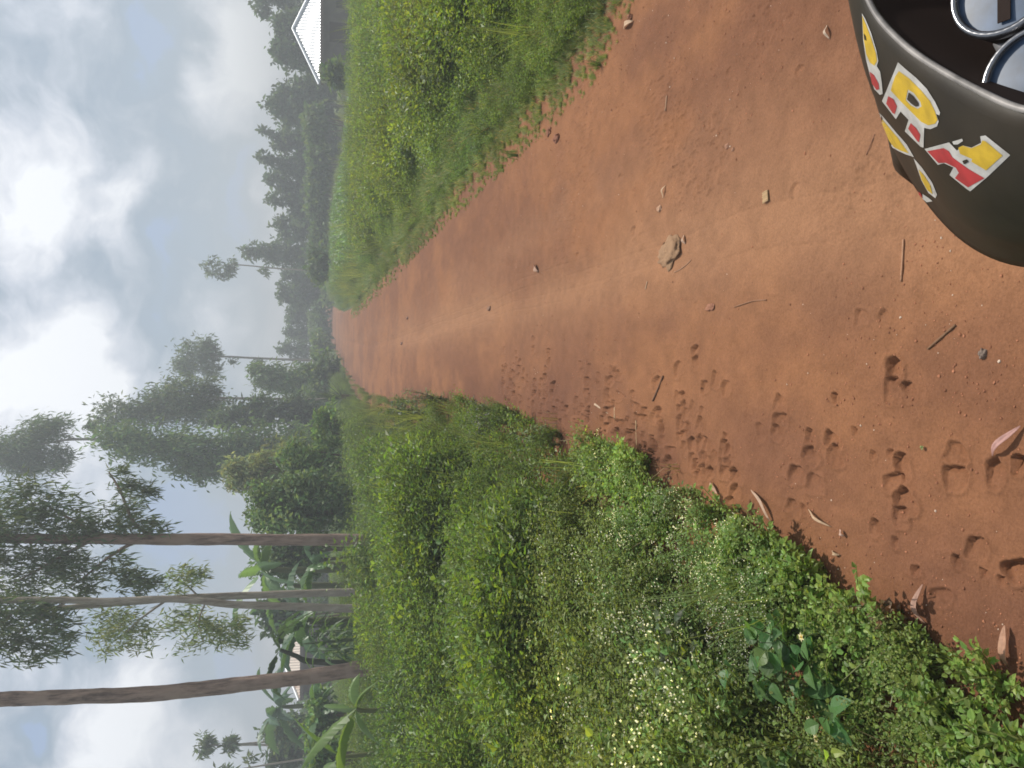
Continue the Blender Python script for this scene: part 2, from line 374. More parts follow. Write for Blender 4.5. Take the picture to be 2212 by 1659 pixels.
def build_road():
    ys = [1.0]; back = list(np.linspace(-14, .96, 70))
    while ys[-1] < 3.2: ys.append(ys[-1]*1.0026)
    while ys[-1] < 6.5: ys.append(ys[-1]*1.004)
    while ys[-1] < 150: ys.append(ys[-1]*1.014)
    ys = np.array(back+ys); nc = 860
    u = np.linspace(0, 1, nc)
    lo = left_edge(ys)-.75; hi = right_edge(ys)+.5
    X = lo[:, None]+(hi-lo)[:, None]*u; Y = np.repeat(ys[:, None], nc, 1)
    le = left_edge(Y); re = right_edge(Y)
    Z = hgt(X, Y)+.004
    ru = S(7, 2, Y)*S(.3, 1, Y)
    Z += .018*(fbm(X*1.6, Y*1.3, 11, 4)-.5)+.011*(fbm(X*9, Y*8, 12, 4)-.5)*(.4+.6*ru)+.0045*(fbm(X*45, Y*45, 15, 3)-.5)*ru
    # ruts worn by wheels
    d1 = (X-np.interp(Y, trY, trX))*.85+.06*(fbm(X*2, Y*.8, 57, 2)-.5); d2 = X-np.interp(Y, t2Y, t2X)
    t1 = np.exp(-(d1/.23)**2); t2 = np.exp(-(d2/.2)**2)
    Z -= .012*np.exp(-(d1/.09)**2)+.008*t2
    # fine tyre lines along the track
    for off in (-.1, -.04, .03, .09):
        w = vnoise(Y*.8, X*0+off*50, 21) > .35
        Z -= .0018*np.exp(-((d1-off-.03*(vnoise(Y*.5, X*0, 22)-.5))/.006)**2)*w
    # crumbly clods on the right-hand part
    cl = S(.6, .85, vnoise(X*75, Y*70, 31))*S(.45, .7, vnoise(X*2.3, Y*2.1, 32))
    Z += .006*cl*ru*S(.2, .9, X)
    wx = .4*(fbm(X*26, Y*26, 41, 3)-.5); wy = .4*(fbm(X*26, Y*26, 42, 3)-.5)
    for (px, py, r, dp) in prints:
        j0, j1 = np.searchsorted(ys, [py-2.2*r, py+2.2*r])
        if j1 <= j0: continue
        sl = slice(j0, j1)
        hsh = random.Random(int(px*9173+py*3571)); an = hsh.uniform(-.5, .5); asp = hsh.uniform(.8, 1.25); ca, sa = math.cos(an), math.sin(an)
        gx = (X[sl]-px)/r+wx[sl]*1.9; gy = (Y[sl]-py)/r+wy[sl]*1.9
        qx = (gx*ca+gy*sa)*asp; qy = (gy*ca-gx*sa)/asp
        d = (np.abs(qx)**2.6+np.abs(qy-.25*qx*qx)**2.6)**(1/2.6)
        Z[sl] += -.0145*dp*S(1.0, hsh.choice((.88, .92, .85, .7)), d)*np.clip(.62+.5*qx+hsh.uniform(-.35, .35)*qy, .12, 1.3)*(1+.25*np.clip((X[sl]-px)/r, -1, 1))+.004*dp*np.exp(-((d-1.12)/.13)**2)+.004*dp*S(1, .6, d)*(fbm(X[sl]*60, Y[sl]*60, 44, 2)-.4)*1.8
    edge = np.minimum(X-lo[:, None], hi[:, None]-X)
    Z -= .09*S(.25, 0, edge)
    # soil colour: orange silt, brown damper patches, pale compacted track
    n = fbm(X*.9, Y*.45, 51, 5); n2 = fbm(X*3.5, Y*2.5, 52, 4); n3 = fbm(X*18, Y*16, 53, 3)
    A = np.array([.258, .115, .054]); B = np.array([.192, .085, .045]); T = np.array([.32, .163, .086])
    f = S(.40, .62, n*.65+n2*.35)[..., None]
    col = A*(1-f)+B*f
    tt = (np.clip(t1*S(24, 9, Y)*S(.2, .55, fbm(X*1.1, Y*.35, 54, 3)+.12)+.3*t2*S(.35, .6, n2), 0, 1)*.78)[..., None]
    col = col*(1-tt)+T*tt
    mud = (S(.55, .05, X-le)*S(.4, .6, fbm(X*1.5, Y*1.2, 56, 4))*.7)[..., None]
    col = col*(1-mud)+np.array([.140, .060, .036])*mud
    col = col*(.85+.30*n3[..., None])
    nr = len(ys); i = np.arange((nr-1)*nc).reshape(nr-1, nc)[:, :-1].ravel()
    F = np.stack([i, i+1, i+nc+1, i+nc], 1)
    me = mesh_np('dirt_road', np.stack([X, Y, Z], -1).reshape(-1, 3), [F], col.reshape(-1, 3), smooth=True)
    m, N, L, b = nodes_mat('red_soil')
    a = N.new('ShaderNodeAttribute'); a.attribute_name = 'tint'
    tc = N.new('ShaderNodeTexCoord'); n = N.new('ShaderNodeTexNoise'); n.inputs['Scale'].default_value = 130; n.inputs['Detail'].default_value = 6; n.inputs['Roughness'].default_value = .7
    L.new(tc.outputs['Object'], n.inputs['Vector'])
    r = N.new('ShaderNodeValToRGB'); L.new(n.outputs['Fac'], r.inputs[0]); e = r.color_ramp.elements
    e[0].position = .28; e[0].color = (.74, .72, .70, 1); e[1].position = .72; e[1].color = (1.14, 1.14, 1.14, 1)
    mu = N.new('ShaderNodeMix'); mu.data_type = 'RGBA'; mu.blend_type = 'MULTIPLY'; mu.inputs['Factor'].default_value = 1
    L.new(a.outputs['Color'], mu.inputs['A']); L.new(r.outputs[0], mu.inputs['B'])
    L.new(mu.outputs['Result'], b.inputs['Base Color'])
    b.inputs['Roughness'].default_value = .92; b.inputs['Specular IOR Level'].default_value = .18
    bp = N.new('ShaderNodeBump'); bp.inputs['Strength'].default_value = .55; bp.inputs['Distance'].default_value = .006
    L.new(n.outputs['Fac'], bp.inputs['Height']); L.new(bp.outputs[0], b.inputs['Normal'])
    o = link('dirt_road', me, m); tag(o, kind='structure')
    return o
road = build_road()
dg = bpy.context.evaluated_depsgraph_get()
ROADBVH = BVHTree.FromObject(road, dg)
def on_road(px, py):
    p = gr(px, py); h = ROADBVH.ray_cast(Vector((p.x, p.y, 2)), Vector((0, 0, -1)))
    return h[0] if h[0] is not None else p
def zroad(x, y):
    h = ROADBVH.ray_cast(Vector((x, y, 2)), Vector((0, 0, -1)))
    return h[0].z if h[0] is not None else float(hgt(x, y))

def zs(x, y): return np.array([zroad(a, b) for a, b in zip(x, y)])
# loose grit lying on the road
def build_grit():
    acc = Acc(); ico = []
    t = (1+5**.5)/2
    iv = np.array([(-1, t, 0), (1, t, 0), (-1, -t, 0), (1, -t, 0), (0, -1, t), (0, 1, t), (0, -1, -t), (0, 1, -t), (t, 0, -1), (t, 0, 1), (-t, 0, -1), (-t, 0, 1)])/1.9
    fi = np.array([(0, 11, 5), (0, 5, 1), (0, 1, 7), (0, 7, 10), (0, 10, 11), (1, 5, 9), (5, 11, 4), (11, 10, 2), (10, 7, 6), (7, 1, 8), (3, 9, 4), (3, 4, 2), (3, 2, 6), (3, 6, 8), (3, 8, 9), (4, 9, 5), (2, 4, 11), (6, 2, 10), (8, 6, 7), (9, 8, 1)])
    for k in range(15000):
        y = 1.15*math.exp(random.random()*2.0)
        x = random.uniform(float(left_edge(y))-.1, float(right_edge(y)))
        if x > .52*y+.15: continue
        cl = float(fbm(np.array(x*1.7), np.array(y*1.5), 61, 3))
        if random.random() > max(.14, min(1, (cl-.38)*4)): continue
        r = .00105*math.exp(abs(random.gauss(0, .72)))
        r = min(r, .0042)
        V = iv*r*(rng.random((12, 1))*.6+.7)*np.array([1, 1, .65])
        V = V@np.array(Matrix.Rotation(random.random()*6, 3, 'Z'))
        c = np.array([.30, .125, .065])*random.uniform(.6, 1.35)
        if random.random() < .04: c = np.array([.55, .42, .32])
        acc.add(V+np.array([x, y, zroad(x, y)+r*.25]), [fi], c)
    tag(link('gravel', acc.mesh('gravel'), mat_tint('grit')), kind='stuff')
build_grit()

# ------------------------------------------------------------------ plant prototypes
def rdirs(n, up=.5):
    a = rng.random(n)*2*np.pi; z = up+(rng.random(n)-.5)*1.0
    return np.stack([np.cos(a), np.sin(a), z], 1)
def proto_weed(h=.45, nst=5, nl=16, L=.045, W=.022, hi=True, col=(.075, .125, .03), stem=(.09, .11, .04), flowers=0, spread=.5, seed=0):
    acc = Acc(); lf = (leaves_x if hi == 2 else leaves_hi) if hi else leaves_lo
    fpos = []
    for s in range(nst):
        a = rng.random()*6.283; lean = spread*rng.random()
        hh = h*(.65+.4*rng.random())
        pts = []
        for t in np.linspace(0, 1, 5):
            pts.append((math.cos(a)*lean*hh*t**1.3+.01*rng.standard_normal(), math.sin(a)*lean*hh*t**1.3+.01*rng.standard_normal(), hh*t*(1-.12*lean*t)))
        P = np.array(pts)
        V, F = tube(P, [.003, .0028, .0024, .002, .0012], 3 if not hi else 4); acc.add(V, F, np.array(stem))
        ts = np.sqrt(np.linspace(.03, 1, nl))+.03*rng.standard_normal(nl); ts = np.clip(ts, .05, 1)
        pos = np.stack([np.interp(ts, np.linspace(0, 1, 5), P[:, i]) for i in range(3)], 1)
        d = rdirs(nl, .22); d[-2:, 2] += .8
        ups = np.tile([0., 0, 1], (nl, 1))+.28*rng.standard_normal((nl, 3))
        sz = (.6+.7*rng.random(nl))*(1.15-.45*ts)
        off = d*np.array([.6, .6, .1])*(h*.16*rng.random(nl))[:, None]
        V, F, k = lf(pos+off, d, ups, L*sz, W*sz)
        tc = np.array(col)*(.65+.7*rng.random((nl, 1)))*np.array([1, 1, 1])
        tc[:, 0] *= .85+.4*rng.random(nl)
        acc.add(V, F, np.repeat(tc, k, 0))
        if flowers and s % 3 == 0: fpos.append(P[-1])
    for p in fpos:
        m = flowers
        q = p+rng.standard_normal((m, 3))*np.array([.022, .022, .010])+np.array([0, 0, .012])
        r = .0028+.0018*rng.random(m)
        for c, rr in zip(q, r):
            o = np.array([(1, 0, 0), (-1, 0, 0), (0, 1, 0), (0, -1, 0), (0, 0, 1), (0, 0, -1)])*rr*1.3+c
            acc.add(o, [np.array([(0, 2, 4), (2, 1, 4), (1, 3, 4), (3, 0, 4), (2, 0, 5), (1, 2, 5), (3, 1, 5), (0, 3, 5)])], np.array([.35, .38, .50])*(.8+.3*rng.random()))
    return acc.arrays()
def proto_grass(h=.2, n=26, W=.006, col=(.09, .14, .04), dry=.1, spread=.6):
    acc = Acc()
    for k in range(n):
        a = rng.random()*6.283; le = h*(.5+.6*rng.random()); sp = spread*rng.random()
        b = np.array([.02*rng.standard_normal(), .02*rng.standard_normal(), 0]); dr = np.array([math.cos(a), math.sin(a), 0]); sd = np.array([-math.sin(a), math.cos(a), 0])
        V = []
        for t in (0, .4, .75, 1):
            c = b+dr*le*sp*t**1.6+np.array([0, 0, le*(t-.35*sp*t*t)]); w = W*(1-t**1.5)*.5+.0004
            V += [c-sd*w, c+sd*w]
        c = np.array(col)*(.7+.6*rng.random())
        if rng.random() < dry: c = np.array([.30, .22, .11])*(.7+.5*rng.random())
        acc.add(np.array(V), [np.array([(0, 1, 3, 2), (2, 3, 5, 4), (4, 5, 7, 6)])], c)
    return acc.arrays()
def proto_blade(h=1.0, n=9, L=.5, W=.05, col=(.06, .13, .045)):
    """maize-like plant: upright stem with arching strap leaves"""
    acc = Acc()
    V, F = tube([(0, 0, 0), (.01, 0, h*.5), (.015, .01, h)], [.012, .011, .006], 5); acc.add(V, F, np.array([.10, .15, .05]))
    for k in range(n):
        z = h*(.15+.8*k/n); a = k*2.6+rng.random()*.8; le = L*(.7+.5*rng.random())
        dr = np.array([math.cos(a), math.sin(a), 0]); sd = np.array([-math.sin(a), math.cos(a), 0]); V = []
        for t in (0, .25, .5, .75, 1):
            c = np.array([0, 0, z])+dr*le*.75*t+np.array([0, 0, le*(.75*t-.95*t*t)]); w = W*.5*(math.sin(math.pi*(.12+.88*t)))+.001
            V += [c-sd*w+np.array([0, 0, w*.35]), c, c+sd*w+np.array([0, 0, w*.35])]
        Q = [(3*i+j, 3*i+j+1, 3*i+j+4, 3*i+j+3) for i in range(4) for j in range(2)]
        acc.add(np.array(V), [np.array(Q)], np.array(col)*(.75+.55*rng.random()))
    return acc.arrays()
def scatter(acc, proto, pos, scale, tintmul, tilt=.15, zs=None):
    V, F, T = proto; n = len(pos)
    if n == 0: return
    a = rng.random(n)*6.283; tx = tilt*rng.standard_normal(n); ty = tilt*rng.standard_normal(n)
    ca, sa = np.cos(a), np.sin(a)
    s = np.asarray(scale)[:, None]
    x = (V[None, :, 0]*ca[:, None]-V[None, :, 1]*sa[:, None])*s
    y = (V[None, :, 0]*sa[:, None]+V[None, :, 1]*ca[:, None])*s
    z = V[None, :, 2]*s*(1 if zs is None else np.asarray(zs)[:, None])
    W = np.stack([x+z*tx[:, None], y+z*ty[:, None], z], -1)+pos[:, None, :]
    nv = len(V); off = (np.arange(n)*nv)[:, None, None]
    Fs = [(f[None]+off).reshape(-1, f.shape[1]) for f in F]
    Tn = (T[None]*np.asarray(tintmul)[:, None, :]).reshape(-1, 3)
    acc.add(W.reshape(-1, 3), Fs, Tn)
def tints(n, x, y, seed, yellow=.36):
    a = fbm(x*.55, y*.4, seed, 3); b = fbm(x*2.3, y*2, seed+5, 2)
    br = 1.15+1.15*b
    t = np.stack([br*(.80+yellow*1.1*(a-.15)), br*(.92+.25*(a-.5)), br*(.85-.5*(a-.5))], 1)
    return t*(.85+.3*rng.random((n, 1)))
def sample(y0, y1, dens, side, margin=.0, maxx=None):
    """random points beside the road inside the view wedge; dens per square metre"""
    k = .515
    if side < 0:
        area = 0; xmin, xmax = -k*max(y1, 0)-2, max(0, float(left_edge(y1)))+.3
    else: xmin, xmax = 0, k*max(y1, 2.5)+2.2
    n = int((xmax-xmin)*(y1-y0)*dens)
    x = xmin+(xmax-xmin)*rng.random(n); y = y0+(y1-y0)*rng.random(n)
    if side < 0: ok = (x < left_edge(y)-margin) & (x > -k*np.maximum(y, 0)-1.7)
    else: ok = (x > right_edge(y)+margin) & (x < k*np.maximum(y, 2.5)+2)
    return x[ok], y[ok]

# ------------------------------------------------------------------ left-hand weeds
W_SMALL = [proto_weed(.42, 7, 24, .029, .018, True, (.085, .125, .034), flowers=0) for _ in range(3)]
W_FLOW = [proto_weed(.46, 8, 19, .045, .019, True, (.075, .13, .045), flowers=6, spread=.45) for _ in range(3)]
W_BROAD = [proto_weed(.34, 5, 11, .055, .036, 2, (.10, .155, .036), spread=.7) for _ in range(3)]
W_LOW = [proto_weed(.15, 10, 18, .024, .016, True, (.082, .135, .034), spread=1.0) for _ in range(2)]
W_LO = [proto_weed(.5, 8, 22, .042, .019, False, (.075, .122, .03), spread=.5) for _ in range(4)]
W_LO2 = [proto_weed(.5, 7, 16, .068, .034, False, (.085, .14, .03), spread=.6) for _ in range(3)]
W_LOF = [proto_weed(.5, 7, 20, .038, .015, False, (.07, .115, .045), flowers=5, spread=.45) for _ in range(2)]
W_FAR = [proto_weed(.8, 9, 24, .075, .034, False, (.075, .122, .032), spread=.55) for _ in range(3)]
G_NEAR = [proto_grass(.2, 28, .0065) for _ in range(3)]
G_VERGE = [proto_grass(.12, 40, .005, (.12, .165, .07), .12, 1.0) for _ in range(3)]
G_TALL = [proto_grass(.62, 12, .007, (.11, .15, .05), 0, .55) for _ in range(2)]
G_DRY = [proto_grass(.2, 10, .004, (.30, .22, .12), .8, .9) for _ in range(2)]
fl_c = gr(1600, 1270); fl_d = gr(1400, 1080, .2)
def lheight(x, y):
    d = left_edge(y)-x
    n = fbm(x*1.3, y*.9, 71, 3)
    return (.10+.48*S(0, 1.1, d))*(.32+1.4*n)
def left_weeds():
    acc = Acc()
    for (y0, y1, dens, kind) in [(-3, 1.05, 60, 'n'), (1.05, 2.4, 300, 'n'), (2.4, 4.2, 210, 'n'), (4.2, 8, 120, 'm'), (8, 14, 55, 'm'), (14, 26, 12, 'f'), (26, 48, 5, 'f'), (48, 110, 1.1, 'f')]:
        x, y = sample(y0, y1, dens, -1, margin=-.02)
        n = len(x); h = lheight(x, y); z = (zs(x, y) if kind == 'n' else hgt(x, y))-.012
        pos = np.stack([x, y, z], 1); T = tints(n, x, y, 80)
        fw = np.exp(-((x-fl_c.x)**2+(y-fl_c.y)**2)/.42**2)*.6+np.exp(-((x-fl_d.x)**2+(y-fl_d.y)**2)/.8**2)*.3
        br = S(.5, .7, fbm(x*1.1, y*1.1, 88, 2)); u = rng.random(n); d = left_edge(y)-x
        if kind == 'n':
            T = T*np.array([1.38, 1.32, 1.2])
            sp = np.where(u < fw, 1, np.where(rng.random(n) < .22*br+.04, 2, np.where((d < .22) & (rng.random(n) < .75), 3, np.where(rng.random(n) < .12, 4, 0))))
            for s, (pr, h0) in enumerate([(W_SMALL, .42), (W_FLOW, .46), (W_BROAD, .34), (W_LOW, .16), (G_NEAR, .2)]):
                for q in range(len(pr)):
                    ok = (sp == s) & (rng.integers(0, len(pr), n) == q)
                    sc = np.clip(h[ok]/h0, .45, 1.5) if s != 3 else .7+.7*rng.random(ok.sum())
                    scatter(acc, pr[q], pos[ok], sc, T[ok], .22)
        elif kind == 'm':
            sp = np.where(u < fw*.5, 2, np.where(rng.random(n) < .5*br+.1, 1, np.where((d < .3) & (rng.random(n) < .5), 3, 0)))
            for s, (pr, h0) in enumerate([(W_LO, .5), (W_LO2, .5), (W_LOF, .5), (G_NEAR, .2)]):
                for q in range(len(pr)):
                    ok = (sp == s) & (rng.integers(0, len(pr), n) == q)
                    scatter(acc, pr[q], pos[ok], np.clip(h[ok]*1.25/h0, .5, 1.9), T[ok], .2)
        else:
            for q in range(3):
                ok = rng.integers(0, 3, n) == q
                scatter(acc, W_FAR[q], pos[ok], np.clip(h[ok]*1.3/.8, .35, 1.2), T[ok], .15)
    for (y0, y1, dens, sc) in [(1.3, 4, 7, .75), (4, 9, 6, .9), (9, 20, 3, 1.2)]:
        x, y = sample(y0, y1, dens, -1, margin=.1); n = len(x)
        for q in range(2):
            ok = rng.integers(0, 2, n) == q
            scatter(acc, G_TALL[q], np.stack([x, y, hgt(x, y)], 1)[ok], sc*(.7+.6*rng.random(ok.sum())), tints(ok.sum(), x[ok], y[ok], 83, .6), .2)
        x, y = sample(y0, y1, dens*.8, -1, margin=.02); n = len(x)
        scatter(acc, G_DRY[0], np.stack([x, y, hgt(x, y)], 1), sc*1.3*(.5+.8*rng.random(n)), np.full((n, 3), .75), .3)
    print('left weeds', acc.n)
    tag(link('weeds', acc.mesh('weeds'), LEAF), kind='stuff')
left_weeds()

# ------------------------------------------------------------------ right-hand field
def right_field():
    acc = Acc(); ga = Acc()
    for (y0, y1, dens, kind) in [(-3, 2.5, 40, 'n'), (2.5, 6, 150, 'n'), (6, 11, 75, 'n'), (11, 20, 24, 'm'), (20, 46, 9, 'f'), (46, 90, 1.6, 'f')]:
        x, y = sample(y0, y1, dens, 1, margin=.28 if kind != 'f' else .5)
        d = x-right_edge(y); n = len(x)
        n1 = fbm(x*.8, y*.6, 91, 3); h = (.10+.40*S(.35, 1.8, d))*(.25+1.2*n1+.5*(vnoise(x*3, y*3, 93)-.3))
        pos = np.stack([x, y, hgt(x, y)-.02], 1); T = tints(n, x, y, 95, .62)*np.array([1.02, 1.08, 1.0])
        br = S(.45, .65, fbm(x*.7, y*.7, 98, 2)); red = S(.62, .72, fbm(x*.5+7, y*.35, 99, 2))[:, None]
        T = T*(1-red*.3)+T*np.array([1.3, .85, .95])*red*.3
        if kind in 'nm':
            pr = W_LO+W_LO2; sp = np.where(rng.random(n) < .35+.5*br, 4+rng.integers(0, 3, n), rng.integers(0, 4, n)); sc0 = .5
        else: pr = W_FAR; sp = rng.integers(0, 3, n); sc0 = .8
        mul = 1.0 if kind == 'n' else 1.25
        for q in range(len(pr)):
            ok = sp == q
            scatter(acc, pr[q], pos[ok], np.clip(h[ok]*mul*1.15/sc0, .35, 1.6), T[ok], .2)
    for (y0, y1, dens, sc) in [(3, 9, 7, 1.0), (9, 20, 4, 1.3), (20, 34, 1.5, 1.6)]:
        x, y = sample(y0, y1, dens, 1, margin=.5); n = len(x); m_ = fbm(x*.6, y*.5, 111, 2) > .45; x, y = x[m_], y[m_]; n = len(x)
        for q in range(2):
            ok = rng.integers(0, 2, n) == q
            scatter(acc, G_TALL[q], np.stack([x, y, hgt(x, y)], 1)[ok], sc*(.7+.6*rng.random(ok.sum())), tints(ok.sum(), x[ok], y[ok], 96, .7)*1.15, .2)
    # taller maize-like rows at the far side of the field
    bl = [proto_blade(.95, 9, .55, .06, (.07, .135, .05)) for _ in range(3)]
    x, y = sample(25, 40, 5, 1, 1.5); ok = (x/y > .10) & (x/y < .40)
    x, y = x[ok], y[ok]; n = len(x)
    for q in range(3):
        ok = rng.integers(0, 3, n) == q
        scatter(acc, bl[q], np.stack([x, y, hgt(x, y)], 1)[ok], .75+.3*rng.random(ok.sum()), tints(ok.sum(), x[ok], y[ok], 97, .35), .08)
    tag(link('field_crop', acc.mesh('field_crop'), LEAF), kind='stuff')
    for (y0, y1, dens) in [(-2, 2.2, 120), (2.2, 7, 650), (7, 14, 260), (14, 34, 60)]:
        x, y = sample(y0, y1, dens, 1, margin=-.06)
        d = x-right_edge(y)+.22*(fbm(x*2.2, y*2.2, 105, 3)-.5); ok = (d < 1.15) & (d > -.06); x, y, d = x[ok], y[ok], d[ok]; n = len(x); zg = zs(x, y)
        for q in range(3):
            ok = rng.integers(0, 3, n) == q
            scatter(ga, G_VERGE[q], np.stack([x, y, zg-.006], 1)[ok], (.4+.6*rng.random(ok.sum()))*np.clip(.3+1.5*d[ok], .25, 1.35)*(1 if y0 < 7 else 1.4), tints(ok.sum(), x[ok], y[ok], 101, .35), .25)
    print('field', acc.n, ga.n)
    tag(link('verge_grass', ga.mesh('verge_grass'), GRASSM), kind='stuff')
right_field()

# ------------------------------------------------------------------ trees
def crown_leaves(acc, clumps, D, dens, L, W, col, hang=0.0, thick=.9, hi=False, var=.5):
    """clumps (px, py, r_vertical, r_horizontal[, dY]) become lumpy ellipsoids of separate leaves"""
    m = pxm(D)
    if hang > .3: L, W = L*.85, W*.85
    for c in clumps:
        px, py, rv, rh = c[:4]; dy = c[4] if len(c) > 4 else 0
        ce = np.array(at(px, py, D+dy)); rh *= 1.12; rv *= 1.12; R = np.array([rh*m, .5*(rh+rv)*m*thick, rv*m])
        area = math.pi*R[0]*R[2]; n = max(12, int(dens*(12.5 if hang < .3 else 10.0)*area/(L*W)))
        ns = max(7, int(14+area*3))
        sc = rng.standard_normal((ns, 3)); sc /= np.linalg.norm(sc, axis=1, keepdims=True); sc *= (rng.random((ns, 1))**.42)*.86
        ssz = .2+.2*rng.random(ns); sbr = .68+.64*rng.random(ns)
        idx = rng.integers(0, ns, n)
        g = rng.standard_normal((n, 3)); g = g*.62 if hang > .3 else g/np.linalg.norm(g, axis=1, keepdims=True)*(rng.random((n, 1))**.5)
        loc = sc[idx]+g*ssz[idx][:, None]*1.45
        pos = ce+loc*R
        d = rng.standard_normal((n, 3)); d[:, 2] -= hang*1.8
        if hang: d[:, :2] *= .7
        ups = rng.standard_normal((n, 3)); ups[:, 2] += .6 if hang == 0 else 0
        sz = .65+.7*rng.random(n)
        V, F, k = (leaves_hi if hi else leaves_lo)(pos, d, ups, L*sz, W*sz, .1, .12)
        t = (2.7 if hang > .2 else 2.3)*np.array(col)*(sbr[idx]*(1-var/2+var*rng.random(n)))[:, None]
        t[:, 0] *= .8+.4*rng.random(n)
        acc.add(V, F, np.repeat(t, k, 0))
def trunk_acc(paths, D, n=9, jit=.12, dY=None):
    """paths: lists of (px, py, width px)"""
    acc = Acc(); m = pxm(D)
    for i, p in enumerate(paths):
        sm = smooth_path(p, 5); pts = [at(a, b, D+(dY[i]*(k/len(sm)) if dY else 0)) for k, (a, b, w) in enumerate(sm)]
        V, F = tube(pts, [max(.004, w*m*.5) for (_, _, w) in sm], n, jit); acc.add(V, F, np.array([.3, .25, .2]))
    return acc
def tree(label, D, trunks, clumps, col=(.04, .065, .028), dens=.55, L=.22, W=.1, hang=0., bark=None, cat='tree', group=None, name='tree', thick=.9, hi=False, base=None, dY=None):
    bx, by = trunks[0][0][:2]
    b = at(bx, by, D); b.z = float(hgt(b.x, b.y))-.05
    # carry the trunk down to the ground
    d = at(bx, by, D)
    e = empty(name, b, label, cat, group)
    acc = trunk_acc(trunks, D, dY=dY)
    w = trunks[0][0][2]*pxm(D)*.5
    if d.z > b.z+.05:
        V, F = tube([b, (b+d)*.5, d], [w*1.2, w*1.05, w], 9, .1); acc.add(V, F, np.array([.3, .25, .2]))
    def fin(nm, a, mt, sm):
        V, F, T = a.arrays(); o = link(nm, mesh_np(nm, V-np.array(b), F, T, sm), mt, e); return o
    fin('trunk', acc, bark or BARK_FAR, True)
    if clumps:
        ca = Acc(); crown_leaves(ca, clumps, D, dens, L, W, col, hang, thick, hi)
        fin('crown', ca, LEAF_FAR, False)
    return e

# near eucalyptus trunks on the left
tree('thick brown rough-barked trunk leaning over the weeds, nearest and leftmost of the bare trunks', 12.6,
     [[(850, 1436, 36), (840, 1437, 33), (762, 1447, 33), (664, 1462, 31), (547, 1476, 31), (430, 1489, 31), (312, 1500, 30), (195, 1504, 29), (78, 1509, 28), (0, 1511, 27), (-140, 1520, 24), (-300, 1530, 18)],
      [(-200, 1524, 12), (-300, 1570, 8), (-400, 1600, 5)]], [(-330, 1540, 70, 90), (-420, 1590, 60, 70)], (.05, .07, .035), .35, .2, .035, .6, BARK_RED, name='eucalyptus_tree')
tree('slim pale smooth-barked eucalyptus with a slight bend, peeling bark at its foot', 13.4,
     [[(775, 1313, 19), (742, 1314, 17), (625, 1310, 16), (508, 1306, 15), (430, 1298, 14.5), (352, 1294, 14), (234, 1299, 13.5), (117, 1296, 13), (0, 1298, 12), (-150, 1305, 9), (-260, 1310, 5)],
      [(150, 1297, 5), (90, 1330, 4), (40, 1370, 2.5), (30, 1410, 1.5)], [(60, 1297, 5), (10, 1340, 4), (-40, 1400, 2)]],
     [(60, 1330, 45, 32), (110, 1350, 50, 30), (40, 1390, 40, 32), (120, 1395, 30, 22), (60, 1430, 26, 14), (-40, 1350, 60, 60), (-140, 1310, 80, 80)], (.045, .062, .035), .42, .17, .03, .75, BARK_PALE, name='eucalyptus_tree')
tree('slim grey eucalyptus crossing behind the pale bent trunk, with loose pale foliage', 15.2,
     [[(775, 1279, 17), (664, 1282, 16), (547, 1286, 15), (430, 1290, 14), (340, 1296, 13), (234, 1305, 12), (117, 1315, 10.5), (0, 1324, 9), (-120, 1332, 6)],
      [(430, 1290, 4), (400, 1262, 3), (370, 1250, 2)], [(360, 1296, 5), (300, 1340, 3.5), (260, 1380, 2)], [(450, 1290, 4), (430, 1340, 3), (440, 1390, 1.5)]],
     [(375, 1258, 42, 26), (420, 1244, 34, 18), (265, 1345, 60, 34), (300, 1375, 48, 30), (230, 1390, 36, 24), (400, 1345, 42, 34), (430, 1380, 46, 30), (475, 1355, 44, 30), (500, 1385, 36, 20), (520, 1350, 26, 16), (-60, 1335, 60, 50)],
     (.085, .105, .055), .27, .15, .03, .55, BARK_PALE, name='eucalyptus_tree')
tree('straight brown trunk with a dark hanging crown, rightmost of the near eucalyptus trunks', 15.0,
     [[(785, 1166, 27), (752, 1166, 25), (600, 1166, 24), (450, 1165, 24), (340, 1165, 23), (200, 1164, 21), (0, 1163, 18), (-150, 1160, 12), (-260, 1158, 5)],
      [(340, 1165, 9), (290, 1130, 7), (260, 1060, 5), (235, 1020, 3)], [(300, 1165, 8), (240, 1200, 6), (190, 1240, 4), (150, 1270, 2)], [(240, 1165, 8), (150, 1120, 5), (80, 1080, 3)], [(200, 1165, 8), (100, 1220, 5), (30, 1260, 3)]],
     [(60, 1090, 62, 44), (120, 1115, 56, 40), (30, 1130, 50, 40), (165, 1130, 40, 34), (265, 1050, 30, 22), (300, 1060, 32, 24), (250, 1018, 22, 12), (270, 1115, 44, 26), (320, 1140, 36, 20), (230, 1140, 40, 26),
      (50, 1210, 56, 40), (110, 1240, 56, 40), (30, 1265, 44, 26), (150, 1215, 44, 34), (220, 1225, 44, 30), (270, 1250, 44, 26), (310, 1262, 36, 18), (180, 1270, 30, 20), (-60, 1160, 70, 90)],
     (.042, .058, .034), .36, .17, .032, .8, BARK_RED, name='eucalyptus_tree')
